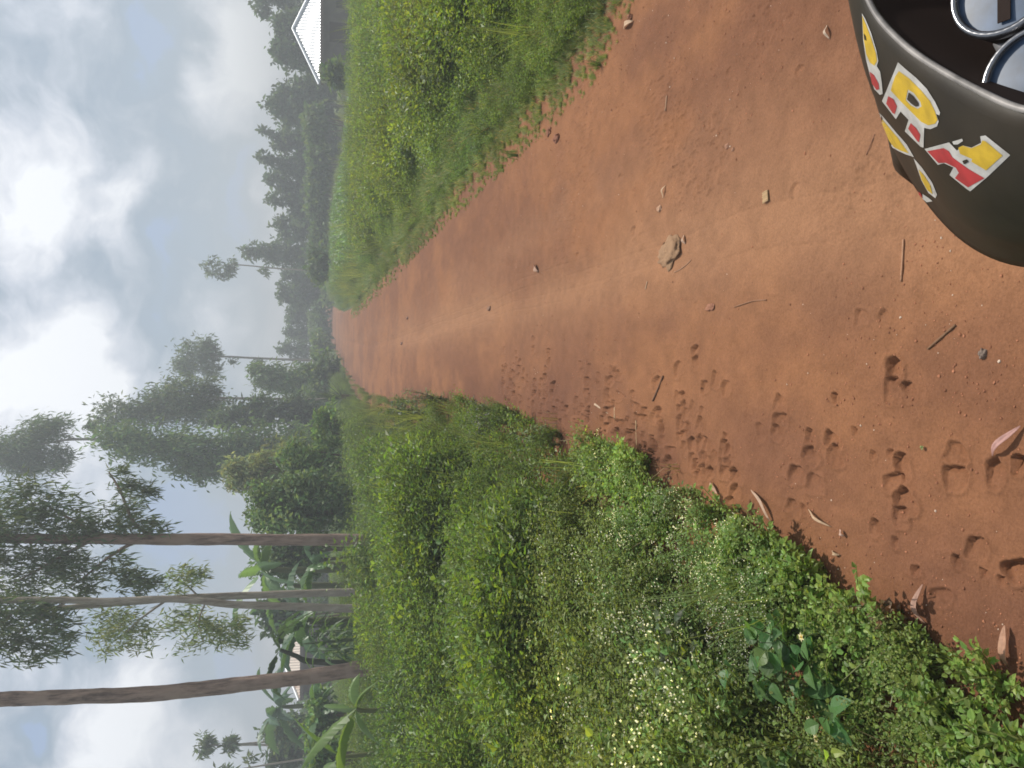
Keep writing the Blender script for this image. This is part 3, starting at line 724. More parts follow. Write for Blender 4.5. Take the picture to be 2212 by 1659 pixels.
# mid-distance tall trees
tree('tallest eucalyptus with a bare upper stem and a dark ragged top against the clouds', 38,
     [[(695, 951, 9), (500, 951, 8), (330, 950, 7), (160, 949, 5), (90, 960, 3), (30, 970, 2)], [(160, 949, 3), (120, 930, 2), (90, 925, 1.5)], [(130, 953, 3), (110, 1000, 2)]],
     [(60, 960, 50, 34), (100, 925, 36, 26), (30, 985, 34, 34), (85, 1000, 40, 28), (130, 990, 26, 22), (120, 915, 30, 14), (40, 1015, 24, 16), (-10, 975, 40, 30), (190, 920, 12, 10)], (.04, .058, .034), .62, .3, .06, .5, thick=1, name='eucalyptus_tree')
tree('dense leafy column of a tree in front of the tall eucalyptus stem', 36,
     [[(700, 975, 8), (500, 975, 7), (300, 965, 4)]],
     [(250, 940, 50, 26), (320, 960, 60, 36), (390, 975, 60, 46), (450, 985, 56, 50), (510, 975, 50, 46), (570, 965, 50, 44), (630, 960, 50, 44), (420, 1015, 40, 22), (470, 1015, 34, 18), (280, 970, 40, 26)], (.043, .07, .03), .7, .3, .1, .35)
tree('broad grey-green eucalyptus crown on two pale thin stems', 42,
     [[(680, 863, 6), (560, 861, 5.5), (472, 859, 5), (420, 850, 3), (380, 845, 2)], [(505, 868, 4), (446, 863, 3), (410, 880, 2)]],
     [(370, 860, 48, 36), (420, 850, 48, 30), (390, 895, 52, 30), (440, 890, 40, 32), (300, 895, 30, 30), (250, 890, 40, 26), (220, 915, 26, 22), (340, 885, 30, 30), (455, 838, 20, 18)], (.043, .06, .036), .62, .3, .08, .4, bark=BARK_PALE)
tree('dark shaded tree mass under the grey-green eucalyptus crown', 40,
     [[(700, 895, 7), (600, 895, 6), (520, 893, 4)]], [(520, 895, 50, 34), (580, 890, 50, 36), (640, 890, 50, 38), (480, 905, 34, 26), (660, 925, 40, 30)], (.032, .05, .026), .72, .3, .11)
tree('thin bare-stemmed tree with a ragged mop of leaves and two small tufts on the stem', 58,
     [[(680, 779, 5), (560, 774, 4.5), (470, 770, 4), (420, 775, 2)]],
     [(420, 775, 34, 32), (400, 790, 22, 24), (455, 760, 16, 26), (450, 800, 22, 16), (501, 781, 8, 6), (554, 783, 9, 8), (445, 745, 10, 12)], (.04, .058, .034), .7, .4, .11, .4)
tree('rounded bushy tree leaning right beside the thin mop-topped stem', 48,
     [[(690, 840, 6), (620, 830, 5), (560, 815, 3)]], [(555, 810, 26, 22), (590, 820, 40, 32), (630, 825, 50, 36), (660, 835, 40, 36), (545, 800, 14, 10)], (.045, .07, .032), .72, .34, .1, .3)
tree('very thin leaning stem with a sparse airy crown high above the treeline', 66,
     [[(680, 584, 4), (600, 580, 3.2), (513, 572, 2.4), (470, 575, 1.5)]],
     [(460, 565, 13, 9), (480, 580, 16, 12), (455, 590, 14, 8), (495, 590, 12, 12), (500, 570, 10, 12), (475, 600, 10, 8), (566, 586, 9, 9), (575, 592, 7, 6), (445, 575, 9, 8)], (.042, .06, .036), .5, .42, .14, .3, bark=BARK_PALE)
tree('pointed conical tree standing taller than the treeline on its left', 68,
     [[(690, 545, 6), (600, 545, 5), (540, 545, 3)]], [(530, 543, 18, 7), (555, 545, 24, 16), (585, 545, 26, 24), (615, 545, 30, 30), (650, 545, 34, 32)], (.04, .062, .032), .75, .45, .16)
# the treeline beyond the field (right of the road)
GT = 'trees along the far edge of the field'
tl = [
 ('spreading tree at the frame edge right of the metal-roofed house', 56, 20, [(570, 12, 14, 16), (600, 5, 26, 16), (640, 8, 30, 20), (620, -30, 40, 30), (565, -10, 20, 20)]),
 ('loose rounded tree rising straight behind the peak of the metal roof', 54, 60, [(615, 55, 20, 20), (640, 62, 26, 26), (605, 85, 14, 16), (660, 40, 30, 24)]),
 ('full round tree behind the left hip of the metal roof', 54, 115, [(610, 112, 22, 22), (640, 122, 30, 26), (670, 115, 30, 30), (600, 100, 14, 14)]),
 ('widest dark tree of the line, just left of the metal roof', 58, 225, [(610, 205, 24, 20), (600, 232, 20, 22), (640, 225, 40, 40), (680, 220, 40, 44), (625, 255, 26, 20)]),
 ('slender tree with a knobbly forked top in the line behind the field', 62, 296, [(572, 284, 10, 7), (586, 292, 10, 8), (605, 302, 16, 12), (640, 300, 34, 24), (680, 298, 36, 28)]),
 ('thin feathery tree whose top tilts right, mid field line', 62, 350, [(566, 340, 11, 8), (582, 348, 13, 11), (605, 355, 18, 14), (640, 350, 34, 24), (682, 348, 34, 28)]),
 ('compact rounded tree beside the feathery one', 64, 396, [(598, 394, 20, 16), (615, 402, 18, 14), (650, 396, 34, 22), (685, 396, 34, 26)]),
 ('small dense tree with a pointed left shoulder in the field line', 64, 428, [(590, 428, 14, 10), (606, 434, 12, 8), (650, 430, 34, 18), (686, 432, 32, 24)]),
 ('low hedge-like tree filling the dip in the line', 64, 455, [(640, 452, 20, 20), (670, 455, 34, 24)]),
 ('airy tree with sky showing through it, right of the conical tree', 66, 490, [(602, 485, 15, 13), (615, 500, 12, 10), (640, 490, 26, 22), (676, 490, 34, 28)]),
 ('small round-topped tree left of the thin leaning stem', 74, 630, [(612, 620, 13, 9), (610, 640, 14, 12), (635, 632, 20, 22), (662, 630, 24, 26)]),
 ('smallest dark tuft of a tree under the thin leaning stem', 74, 597, [(618, 596, 11, 10), (640, 600, 18, 16), (664, 598, 20, 18)]),
 ('squat twin-lobed tree above the end of the road', 80, 682, [(628, 672, 12, 10), (626, 694, 12, 10), (650, 682, 20, 24)]),
 ('little pointed tree above the end of the road', 80, 718, [(624, 716, 10, 7), (636, 722, 12, 10), (655, 718, 18, 16)]),
 ('dark knobbly tree between the road end and the mop-topped stem', 78, 755, [(606, 757, 10, 7), (620, 752, 13, 12), (645, 755, 22, 18)]),
]
for (lab, D, py, cl) in tl:
    cl = [(a+random.uniform(-3, 3), b+random.uniform(-4, 4), rv_*1.1, rh_*1.28) for (a, b, rv_, rh_) in cl]
    tree(lab, D, [[(690, py, 6), (655, py, 5), (620, py, 3)]], cl, (.036, .058, .03), .78, .42, .2, group=GT)
# hedge of bushes at the foot of the treeline and round the road end
GB = 'bushes at the foot of the treeline'
hb = [(722, 158, 24, 30, 34, 'dark round bush close under the left tip of the metal roof'), (678, 270, 22, 50, 52, 'broad dark bush below the widest tree of the line'), (682, 350, 20, 46, 54, 'dark olive bush below the feathery tree'),
      (682, 430, 20, 46, 54, 'dark bush below the pointed-shoulder tree'), (690, 505, 20, 44, 54, 'long dark bush under the conical tree'), (690, 570, 24, 40, 46, 'darkest bush, where the field meets the leaning stem'),
      (684, 640, 12, 40, 76, 'flat pale bush beyond the end of the road'), (680, 700, 12, 36, 78, 'low bush right behind the end of the road'), (690, 750, 16, 34, 60, 'bush on the left bank by the road end'),
      (700, 800, 22, 36, 44, 'grassy bush at the foot of the rounded leaning tree'), (712, 640, 16, 22, 70, 'bush closing the road where it turns away')]
def bush(lab, px, py, rv, rh, D, col, L, W, dens=.7, group=None, name='bush', hang=0, extra=()):
    b = at(px, py, D); b.z = float(hgt(b.x, b.y))
    e = empty(name, b, lab, 'bush', group)
    ca = Acc(); crown_leaves(ca, [(px, py, rv, rh), (px-rv*.45, py+rh*.35, rv*.55, rh*.5), (px-rv*.4, py-rh*.4, rv*.6, rh*.45), (px+rv*.5, py, rv*.8, rh*1.05)]+list(extra), D, dens, L, W, col, hang)
    V, F, T = ca.arrays(); V = V-np.array(b); V[:, 2] = np.maximum(V[:, 2], .02)
    link('foliage', mesh_np('foliage', V, F, T), LEAF_FAR, e)
    st = Acc()
    for k in range(5):
        q = Vector((random.uniform(-.6, .6)*rh*pxm(D), random.uniform(-.3, .3)*rh*pxm(D), max(.3, (at(px, py, D).z-b.z)*random.uniform(.7, 1.1))))
        V, F = tube([(q.x*.2, q.y*.2, 0), (q.x*.6, q.y*.6, q.z*.6), q], [.04, .03, .012], 6); st.add(V, F, np.array([.16, .12, .08]))
    link('stem', st.mesh('stem'), STEMM, e)
    return e
for (px, py, rv, rh, D, lab) in hb:
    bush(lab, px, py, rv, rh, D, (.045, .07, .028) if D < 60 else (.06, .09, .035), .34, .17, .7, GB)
# left-hand bushes and shrub trees in front of the tall trees
bush('big rounded shrub with grey-green leaves right of the straight brown trunk', 645, 1090, 100, 62, 19, (.06, .092, .042), .13, .06, .62, 'large shrubs behind the left weeds', extra=[(575, 1110, 40, 34), (560, 1085, 22, 24), (600, 1135, 40, 22)])
bush('pale olive shrub tree with a drooping top, behind the big rounded shrub', 530, 1025, 46, 40, 24, (.085, .10, .055), .17, .06, .6, 'large shrubs behind the left weeds', hang=.3, extra=[(500, 1035, 26, 26), (570, 1010, 40, 36), (620, 1000, 50, 50)])
bush('mid-green shrub between the leafy column tree and the weeds', 665, 1000, 56, 55, 21, (.062, .098, .04), .14, .065, .62, 'large shrubs behind the left weeds')
bush('low bright shrub at the bend of the left bank', 705, 930, 28, 50, 24, (.065, .105, .036), .15, .07, .62, 'large shrubs behind the left weeds')
bush('dark leafy bush filling the gap left of the straight brown trunk', 620, 1200, 66, 44, 22, (.05, .082, .035), .16, .07, .6, 'large shrubs behind the left weeds')
bush('dark foliage mass behind the bare slim trunks', 600, 1330, 44, 44, 27, (.038, .065, .032), .26, .12, .65, 'large shrubs behind the left weeds')
bush('dark tree-bush at the left frame edge below the tufted stems', 615, 1630, 34, 30, 34, (.04, .062, .032), .26, .12, .65, 'large shrubs behind the left weeds')
bush('grey-green bush between the left roof and the tufted stems', 610, 1580, 44, 30, 33, (.05, .075, .036), .24, .11, .6, 'large shrubs behind the left weeds')
bush('green bush below the left roof corner', 690, 1560, 30, 60, 20, (.06, .10, .035), .16, .075, .6, 'large shrubs behind the left weeds')
bush('green thicket at the left frame edge', 700, 1640, 34, 46, 17, (.06, .10, .035), .14, .07, .6, 'large shrubs behind the left weeds')

# thicket below the distant trees, a mass nobody could count
def undergrowth():
    acc = Acc()
    for py in range(-70, 790, 24):
        D = 60+random.uniform(-3, 5)+(14 if py > 560 else 0)
        crown_leaves(acc, [(694+random.uniform(-6, 4), py+random.uniform(-8, 8), 32 if py < 560 else 16, 22)], D, .8, .45, .22, (.040, .066, .026))
    for py in range(800, 1700, 26):
        D = 48+random.uniform(-4, 4)
        crown_leaves(acc, [(690+random.uniform(-10, 6), py+random.uniform(-8, 8), 42, 26)], D, .8, .4, .2, (.042, .068, .028))
    V, F, T = acc.arrays(); V[:, 2] = np.maximum(V[:, 2], hgt(V[:, 0], V[:, 1])+.02)
    tag(link('undergrowth', mesh_np('undergrowth', V, F, T), LEAF_FAR), kind='stuff')
undergrowth()
# sisal rosette
def sisal(px, py, D, lab):
    b = at(px, py, D); b.z = float(hgt(b.x, b.y))+.05
    e = empty('sisal_plant', b, lab, 'plant'); acc = Acc()
    for k in range(46):
        a = random.random()*6.283; el = random.uniform(.1, 1.45); L = random.uniform(.8, 1.2)
        d = Vector((math.cos(a)*math.cos(el), math.sin(a)*math.cos(el), math.sin(el))); s = Vector((-math.sin(a), math.cos(a), 0))
        V = [(s*-.03), (s*.03), d*L*.5-s*.035, d*L*.5+s*.035, d*L]
        acc.add(np.array([tuple(v) for v in V])+np.array([0, 0, .5]), [np.array([(0, 1, 3, 2)]), np.array([(2, 3, 4)])], np.array([.05, .075, .05])*random.uniform(.7, 1.3))
    link('leaf_rosette', acc.mesh('leaf_rosette'), LEAF, e)
    V, F = tube([(0, 0, 0), (0, 0, .55)], [.09, .11], 8); a2 = Acc(); a2.add(V, F, np.array([.14, .11, .07])); link('stem', a2.mesh('stem'), STEMM, e)
sisal(690, 858, 30, 'spiky dark sisal rosette at the foot of the tall trees')

# tufted stems at the far left
def tufted(lab, D, trunks, clumps): return tree(lab, D, trunks, clumps, (.05, .07, .042), .6, .3, .08, .2, BARK_PALE, name='tufted_tree')
tufted('two-headed tree of thin pale stems with a round leaf tuft above another', 34, [[(648, 1588, 5), (600, 1598, 4.5), (559, 1604, 4), (494, 1609, 3.5), (440, 1611, 2.5)], [(645, 1594, 5), (600, 1608, 4.5), (540, 1609, 4), (494, 1610, 3)]],
       [(440, 1612, 17, 20), (452, 1604, 10, 16), (494, 1610, 16, 20), (500, 1600, 10, 14)])
tufted('thin leaning pole of a tree at the far left frame edge', 32, [[(650, 1641, 4), (590, 1650, 3.6), (540, 1658, 3), (500, 1664, 2)]], [(490, 1668, 22, 16), (540, 1640, 8, 10)])

# ------------------------------------------------------------------ bananas
def banana_leaf(base, tipdir, L, W, arch, col, acc, rag=.3, n=26, tw=0.0):
    """arching strap with a midrib; ragged edges"""
    d = Vector((tipdir[0], tipdir[1], 0)).normalized(); s0 = Vector((-d.y, d.x, 0))
    V = []; up = tipdir[2]
    for i in range(n+1):
        t = i/n
        c = Vector(base)+d*(L*t*(1-.12*arch*t))+Vector((0, 0, L*(up*t-arch*t*t)))
        w = W*.5*(math.sin(math.pi*min(1, .08+.94*t**.75)))**.7 if 0 < i < n else W*.04
        if t < .12: w *= .25
        sl = Vector((0, 0, -1))*(.55+.5*t)
        k1 = 1-1.5*rag*random.random()**2; k2 = 1-1.5*rag*random.random()**2
        sd = (s0*math.cos(tw)+Vector((0, 0, 1))*math.sin(tw)+d*.25*math.sin(tw*3)).normalized()
        V += [c+sd*w*k1+sl*w*.5, c, c-sd*w*k2+sl*w*.5]
    Q = [(3*i+j, 3*i+j+1, 3*i+j+4, 3*i+j+3) for i in range(n) for j in range(2)]
    T = np.tile(np.array(col)*random.uniform(.85, 1.2), (len(V), 1)); T[1::3] *= 1.35
    acc.add(np.array([tuple(v) for v in V]), [np.array(Q)], T)
def banana(lab, D, stem, leaves, col=(.055, .11, .04), group='banana plants by the left house', rag=.3, stemcol=(.13, .14, .06), wst=.09):
    """stem: list of (px,py); leaves: (dx, dy, up, L, W, arch)"""
    b = at(stem[0][0], stem[0][1], D); b.z = float(hgt(b.x, b.y))-.05
    e = empty('banana_plant', b, lab, 'banana plant', group)
    pts = [b]+[at(px, py, D) for (px, py) in stem[1:]]
    sm = smooth_path(pts, 4); a = Acc()
    V, F = tube([Vector(p)-b for p in sm], list(np.linspace(wst*1.25, wst*.6, len(sm))), 10, .08); a.add(V, F, np.array(stemcol))
    link('stem', a.mesh('stem', True), STEMM, e)
    top = Vector(sm[-1])-b
    if D > 17:
        leaves = list(leaves)+[(random.uniform(-1, 1), random.uniform(-1, .4), random.uniform(.3, 1.3), leaves[0][3]*random.uniform(.6, .95), leaves[0][4]*.9, random.uniform(.7, 1.1)) for _ in range(4)]
    for lf in leaves:
        la = Acc(); off = Vector(lf[6]) if len(lf) > 6 else Vector((0, 0, 0))
        banana_leaf(top+off, lf[:3], lf[3], lf[4]*1.05, lf[5], np.array(col)*(1.5 if D > 14 else 1.05), la, rag, tw=random.choice((-1, 1))*random.uniform(.45, .95))
        link('leaf', la.mesh('leaf'), BANANAM, e)
    return e
banana('banana plant with one pale arching leaf against the sky, left of the straight brown trunk', 21, [(700, 1232), (640, 1232), (575, 1228)],
       [(.5, .2, 1.3, 1.7, .42, .75), (-.7, -.1, 1.35, 1.7, .40, .95), (.9, -.4, .5, 1.5, .42, 1.0), (-.9, .3, .35, 1.4, .42, 1.0), (.3, -.9, .7, 1.4, .4, 1.1), (-.3, .9, 1.0, 1.5, .4, .9), (-.6, -.7, .2, 1.2, .36, .9)], (.075, .13, .055))
banana('ragged banana plant half hidden between the straight trunk and the slim pale trunks', 23, [(700, 1270), (650, 1265), (615, 1262)],
       [(.9, .1, .8, 1.5, .36, .95), (-.9, -.1, 1.0, 1.6, .38, .9), (-.4, -.8, .5, 1.3, .36, 1.0), (.5, -.6, 1.2, 1.4, .36, .85)], (.06, .11, .045), rag=.5)
banana('low clump of banana leaves right of the straight brown trunk foot', 19, [(730, 1225), (700, 1222), (680, 1220)],
       [(.8, -.3, .9, 1.1, .3, .9), (-.8, -.3, 1.0, 1.1, .3, .9), (.1, -.9, .8, 1.0, .3, 1.0)], (.065, .12, .045), rag=.5)
banana('banana plant whose leaves fan out just left of the thick leaning trunk', 20, [(745, 1535), (715, 1537), (697, 1538)],
       [(.9, .1, .8, 1.3, .34, .95), (-.9, -.1, .9, 1.3, .34, .95), (-.3, -.8, 1.0, 1.2, .32, .9), (.4, -.8, .4, 1.1, .32, 1.0)], (.055, .105, .04), rag=.4)
banana('dark banana plant leaning right across the left roof, with torn hanging leaves', 16.5, [(735, 1446), (676, 1429), (640, 1417), (606, 1404)],
       [(-.9, .05, 1.0, .95, .20, 1.0), (-1, -.1, .95, 1.15, .22, 1.05), (.9, .1, .45, .95, .24, 1.35), (.95, -.1, .55, 1.25, .26, 1.3), (.35, .3, 1.0, .5, .2, .7), (.1, -.3, .9, .42, .17, .9)], (.028, .05, .026), rag=.6, stemcol=(.05, .055, .03), wst=.06)
banana('banana plant with broad drooping leaves right of the left roof', 18, [(735, 1345), (690, 1342), (665, 1338)],
       [(.7, .1, 1.1, 1.5, .42, 1.0), (-.8, .2, 1.25, 1.6, .42, 1.05), (-.2, .9, .9, 1.4, .4, 1.0), (.5, -.8, .6, 1.2, .4, 1.0), (-.6, -.6, .7, 1.2, .4, 1.1)], (.045, .085, .04))
banana('blue-green banana plant between the leaning trunk and the tufted stems', 30, [(690, 1524), (640, 1526), (606, 1526)],
       [(.9, .1, .7, 2.0, .5, .9), (-.9, .1, .9, 2.2, .5, .9), (-.5, -.6, 1.2, 1.9, .45, .9), (.5, .5, 1.3, 1.8, .45, .85), (-.9, -.3, .2, 1.9, .5, .8), (.8, -.4, .2, 1.7, .5, .8), (-.2, .9, .6, 1.7, .5, .9), (.1, -.9, 1.0, 1.8, .5, 1)], (.045, .085, .05))
banana('young banana plant with broad bright yellow-green leaves low in the left weeds', 9.0, [(840, 1540), (800, 1535), (770, 1530)],
       [(-.55, .1, 1.35, .78, .21, .55), (-.75, -.15, .75, .95, .20, .62), (.75, .1, .7, .42, .17, .8), (.6, -.3, .25, .45, .18, .8), (-.15, .5, 1.2, .6, .18, .6), (-.9, -.1, .2, .5, .17, .8)], (.12, .19, .05), rag=.2, wst=.03)
banana('small banana sucker with two upright leaves at the left frame edge', 10.0, [(800, 1630), (770, 1632), (740, 1634)],
       [(-.3, .1, 1.4, .7, .19, .5), (.3, -.1, 1.3, .75, .18, .5), (-.7, -.4, .5, .6, .18, .7)], (.10, .17, .05), rag=.2, wst=.03)

# ------------------------------------------------------------------ maize stand on the left
mz = [proto_blade(1.15, 10, .55, .06, (.08, .15, .05)) for _ in range(2)]
def proto_obj(name, pr, mat, loc, lab, cat, group, s=1.0, partname='leaves', tint=(1, 1, 1)):
    e = empty(name, loc, lab, cat, group)
    V, F, T = pr; a = random.random()*6.28
    R = np.array(Matrix.Rotation(a, 3, 'Z'))
    link(partname, mesh_np(partname, (V@R.T)*s, F, T*np.array(tint)), mat, e)
    return e
k = 0
for (px, py) in [(748, 1350), (752, 1368), (745, 1385), (755, 1398), (750, 1412), (742, 1360), (744, 1402), (760, 1380), (765, 1345), (762, 1408), (770, 1365), (768, 1395)]:
    p = at(px, py, random.uniform(15.5, 18.5)); p.z = float(hgt(p.x, p.y))
    proto_obj('maize_plant', mz[k % 2], LEAF, p, 'bright maize plant with arching strap leaves in the stand below the left roof', 'maize plant', 'maize stand below the left roof', random.uniform(1.3, 1.6), 'leaves'); k += 1

# shrub sprigs standing out of the left weeds
def shrub(lab, px, py, D, h, L, W, col, nst=7, nl=14, s=1.0, tint=(1, 1, 1), spread=.45, hi=2):
    p = at(px, py, D); p.z = float(hgt(p.x, p.y))-.03
    pr = proto_weed(h, nst, nl, L, W, hi, col, spread=spread)
    e = proto_obj('shrub', pr, LEAF, p, lab, 'shrub', 'leafy shrubs among the left weeds', s, 'foliage', tint)
    return e
shrub('bright rounded-leaf shrub climbing in front of the foot of the straight brown trunk', 800, 1195, 12.3, 1.4, .13, .075, (.11, .18, .035), 22, 20)
shrub('bright shrub beside the feet of the slim pale trunks', 800, 1265, 12, 1.0, .12, .065, (.105, .17, .035), 16, 16)
shrub('tall sprig of long leaves in the middle of the left weeds', 1060, 1190, 6.0, .75, .13, .045, (.095, .16, .04), 6, 12)
shrub('yellow-green ferny sprig low in the left weeds', 1010, 1330, 6.6, .6, .12, .035, (.13, .19, .035), 6, 14)
shrub('leafy sprig with upturned leaves nearest the road bend', 1000, 1130, 7.2, .7, .11, .045, (.085, .14, .04), 7, 12)
shrub('broad-leaved plant with hand-sized leaves at the near left corner', 1720, 1385, 2.05, .27, .075, .058, (.10, .19, .05), 4, 6, spread=.9)
shrub('bright toothed-leaf plant by the white flowers, near left', 1760, 1500, 2.0, .36, .09, .06, (.085, .185, .055), 8, 9, spread=.9)
shrub('grey-leaved round-leaf weed under the white flower heads', 1560, 1380, 2.6, .4, .055, .05, (.10, .13, .07), 8, 12)
shrub('drooping sprig with folded pale leaves in the mid left weeds', 1190, 1390, 4.9, .55, .13, .06, (.10, .15, .045), 5, 9)
shrub('dark shrub clump on the left verge where the road narrows', 905, 890, 10.5, .75, .09, .04, (.05, .085, .03), 10, 16)
shrub('pale feathery bush leaning over the road edge on the left', 985, 862, 9.0, .6, .05, .02, (.10, .15, .065), 14, 22)
shrub('grey-green seeded bush at the left road edge', 1130, 905, 6.1, .42, .035, .017, (.10, .125, .07), 14, 22)
shrub('reddish-brown low weed at the left road edge', 1900, 1330, 1.75, .16, .03, .02, (.16, .10, .045), 9, 13, spread=.8)
shrub('small bright grass-like clump spilling on the road edge', 1270, 935, 5.0, .25, .07, .012, (.11, .17, .05), 12, 12)
shrub('tall yellow-green weed at the right frame edge of the field', 1090, 30, 6.6, .62, .10, .055, (.15, .19, .03), 9, 13)
shrub('bright leafy plant standing in the verge grass beside the road', 935, 330, 10.5, .6, .13, .055, (.11, .17, .06), 8, 11)
shrub('light broad-leaved weed in the middle of the field edge', 960, 215, 8.8, .6, .13, .07, (.11, .17, .06), 8, 11)
shrub('grey-leaved weed nearer the right frame edge of the field', 1010, 140, 7.6, .55, .11, .055, (.12, .17, .07), 8, 11)

# ------------------------------------------------------------------ houses
def mat_corr(name, base, rust, rough, metal, amount):
    m, N, L, b = nodes_mat(name)
    tc = N.new('ShaderNodeTexCoord'); n = N.new('ShaderNodeTexNoise'); n.inputs['Scale'].default_value = 1.1; n.inputs['Detail'].default_value = 6
    L.new(tc.outputs['Object'], n.inputs['Vector'])
    r = N.new('ShaderNodeValToRGB'); L.new(n.outputs['Fac'], r.inputs[0]); e = r.color_ramp.elements
    e[0].position = .62-amount*.3; e[0].color = (*base, 1); e[1].position = .78-amount*.2; e[1].color = (*rust, 1)
    L.new(r.outputs[0], b.inputs['Base Color']); b.inputs['Roughness'].default_value = rough; b.inputs['Metallic'].default_value = metal
    return m
def corr_face(tri, down, pitch=.135, amp=.010, sub=6):
    """corrugated sheet filling triangle/quad: tri = (ridge points a,b) top edge, (c,d) eave edge"""
    a, b, c, d = [Vector(v) for v in tri]      # a-b ridge (left,right), c-d eave (left,right)
    ev = (d-c); L = ev.length; ex = ev/L
    nrm = ex.cross((a+b)*.5-(c+d)*.5).normalized()
    if nrm.z < 0: nrm = -nrm
    n = int(L/pitch*sub); V = []; F = []
    ta = (a-c).dot(ex)/L; tb = (b-c).dot(ex)/L; hgt_ = ((a-c)-ex*(a-c).dot(ex))
    for i in range(n+1):
        t = i/n
        k = t/ta if t < ta and ta > 1e-6 else ((1-t)/(1-tb) if t > tb and tb < 1-1e-6 else 1.0)
        o = nrm*amp*math.cos(2*math.pi*t*L/pitch)
        p0 = c+ex*L*t; p1 = p0+hgt_*max(0, min(1, k))
        V += [p0+o, p1+o]
        if i: F.append((2*i-2, 2*i, 2*i+1, 2*i-1))
    return np.array([tuple(v) for v in V]), [np.array(F)]
def box_arr(x0, x1, y0, y1, z0, z1):
    V = np.array([(x, y, z) for z in (z0, z1) for y in (y0, y1) for x in (x0, x1)])
    F = np.array([(0, 2, 3, 1), (4, 5, 7, 6), (0, 1, 5, 4), (2, 6, 7, 3), (0, 4, 6, 2), (1, 3, 7, 5)])
    return V, [F]
def house(lab, D, px_eave, py_left, py_right, px_peak, depth, roofm, wallm, capm, wall_in=.35, name='house', rot=.95):
    cl = at(px_eave, py_left, D); cr = at(px_eave, py_right, D); pk = at(px_peak, .5*(py_left+py_right), D)
    mid = .5*(cl.x+cr.x); phi = math.atan2(mid, D)*rot; w = (cr.x-cl.x)*math.cos(phi); rise = (pk.z-cl.z); hip = w*.40
    g = float(hgt(mid, D+1.0))
    base = Vector((mid+math.sin(phi)*depth/2, D+math.cos(phi)*depth/2, g-.05)); e = empty(name, base, lab, 'house'); e.rotation_euler[2] = -phi
    z0 = cl.z-base.z; z1 = z0+rise*(D+hip)/D+.02*hip      # the peak stands hip metres behind the eave
    h = w/2; y0 = -depth/2; y1 = depth/2
    A = (-h, y0, z0); B = (h, y0, z0); Cc = (h, y1, z0); Dd = (-h, y1, z0); R1 = (0, y0+hip, z1); R2 = (0, y1-hip, z1)
    roof = Acc()
    for tri in [(R1, R1, A, B), (R2, R1, Dd, A), (R1, R2, B, Cc), (R2, R2, Cc, Dd)]:
        V, F = corr_face(tri, None); roof.add(V, F, np.ones(3)*.5)
    ro = link('roof', roof.mesh('roof', True), roofm, e)
    cap = Acc()
    for p, q in [(A, R1), (B, R1), (Dd, R2), (Cc, R2), (R1, R2)]:
        V, F = tube([Vector(p)+Vector((0, 0, .04)), Vector(q)+Vector((0, 0, .04))], [.075, .075], 8); cap.add(V, F, np.ones(3)*.5)
    link('ridge_cap', cap.mesh('ridge_cap', True), capm, ro)
    wi = wall_in; wa = Acc()
    for b in [(-h+wi, h-wi, y0+wi, y0+wi+.15, 0, z0+.05), (-h+wi, h-wi, y1-wi-.15, y1-wi, 0, z0+.05), (-h+wi, -h+wi+.15, y0+wi+.152, y1-wi-.152, 0, z0+.05), (h-wi-.15, h-wi, y0+wi+.152, y1-wi-.152, 0, z0+.05)]:
        V, F = box_arr(*b); wa.add(V, F, np.ones(3)*.5)
    link('wall', wa.mesh('wall'), wallm, e)
    fa = Acc()
    for b in [(-h, h, y0-.02, y0+.01, z0-.16, z0-.025), (-h, h, y1-.01, y1+.02, z0-.16, z0-.025), (-h-.02, -h+.01, y0+.012, y1-.012, z0-.16, z0-.025), (h-.01, h+.02, y0+.012, y1-.012, z0-.16, z0-.025)]:
        V, F = box_arr(*b); fa.add(V, F, np.ones(3)*.5)
    link('fascia_board', fa.mesh('fascia_board'), mat_plain('fascia', (.16, .12, .10), .8), e)
    # a door and a shuttered window in the front wall
    V, F = box_arr(-.45, .45, y0+wi-.04, y0+wi-.003, .02, 2.0 if z0 > 2.1 else z0-.25); d = Acc(); d.add(V, F, np.ones(3)*.5)
    link('door', d.mesh('door'), mat_plain('dark_door', (.07, .05, .04), .7), e)
    V, F = box_arr(h*.45, h*.45+.7, y0+wi-.04, y0+wi-.003, .9, 1.7 if z0 > 1.9 else z0-.3); d = Acc(); d.add(V, F, np.ones(3)*.5)
    link('window', d.mesh('window'), mat_plain('dark_shutter', (.06, .05, .045), .6), e)
    return e
ROOF_NEW = mat_corr('bright_iron_sheet', (.56, .575, .59), (.46, .47, .48), .42, .45, .1)
ROOF_OLD = mat_corr('weathered_iron_sheet', (.52, .44, .37), (.36, .19, .11), .6, .2, .35)
WALL_MUD = mat_plain('mud_wall', (.13, .09, .065), .95, var=.25, scale=3)
WALL_DARK = mat_plain('dark_wall', (.16, .14, .125), .95, var=.25, scale=2)
CAP = mat_plain('ridge_metal', (.85, .86, .87), .3, .6, .05)
house('house with a bright corrugated iron hip roof beyond the field on the right', 38, 692, 184, -52, 637, 10, ROOF_NEW, WALL_DARK, CAP)
house('house with a weathered tan iron roof behind the banana plants on the left', 42, 648, 1511, 1323, 610, 8, ROOF_OLD, WALL_MUD, CAP)

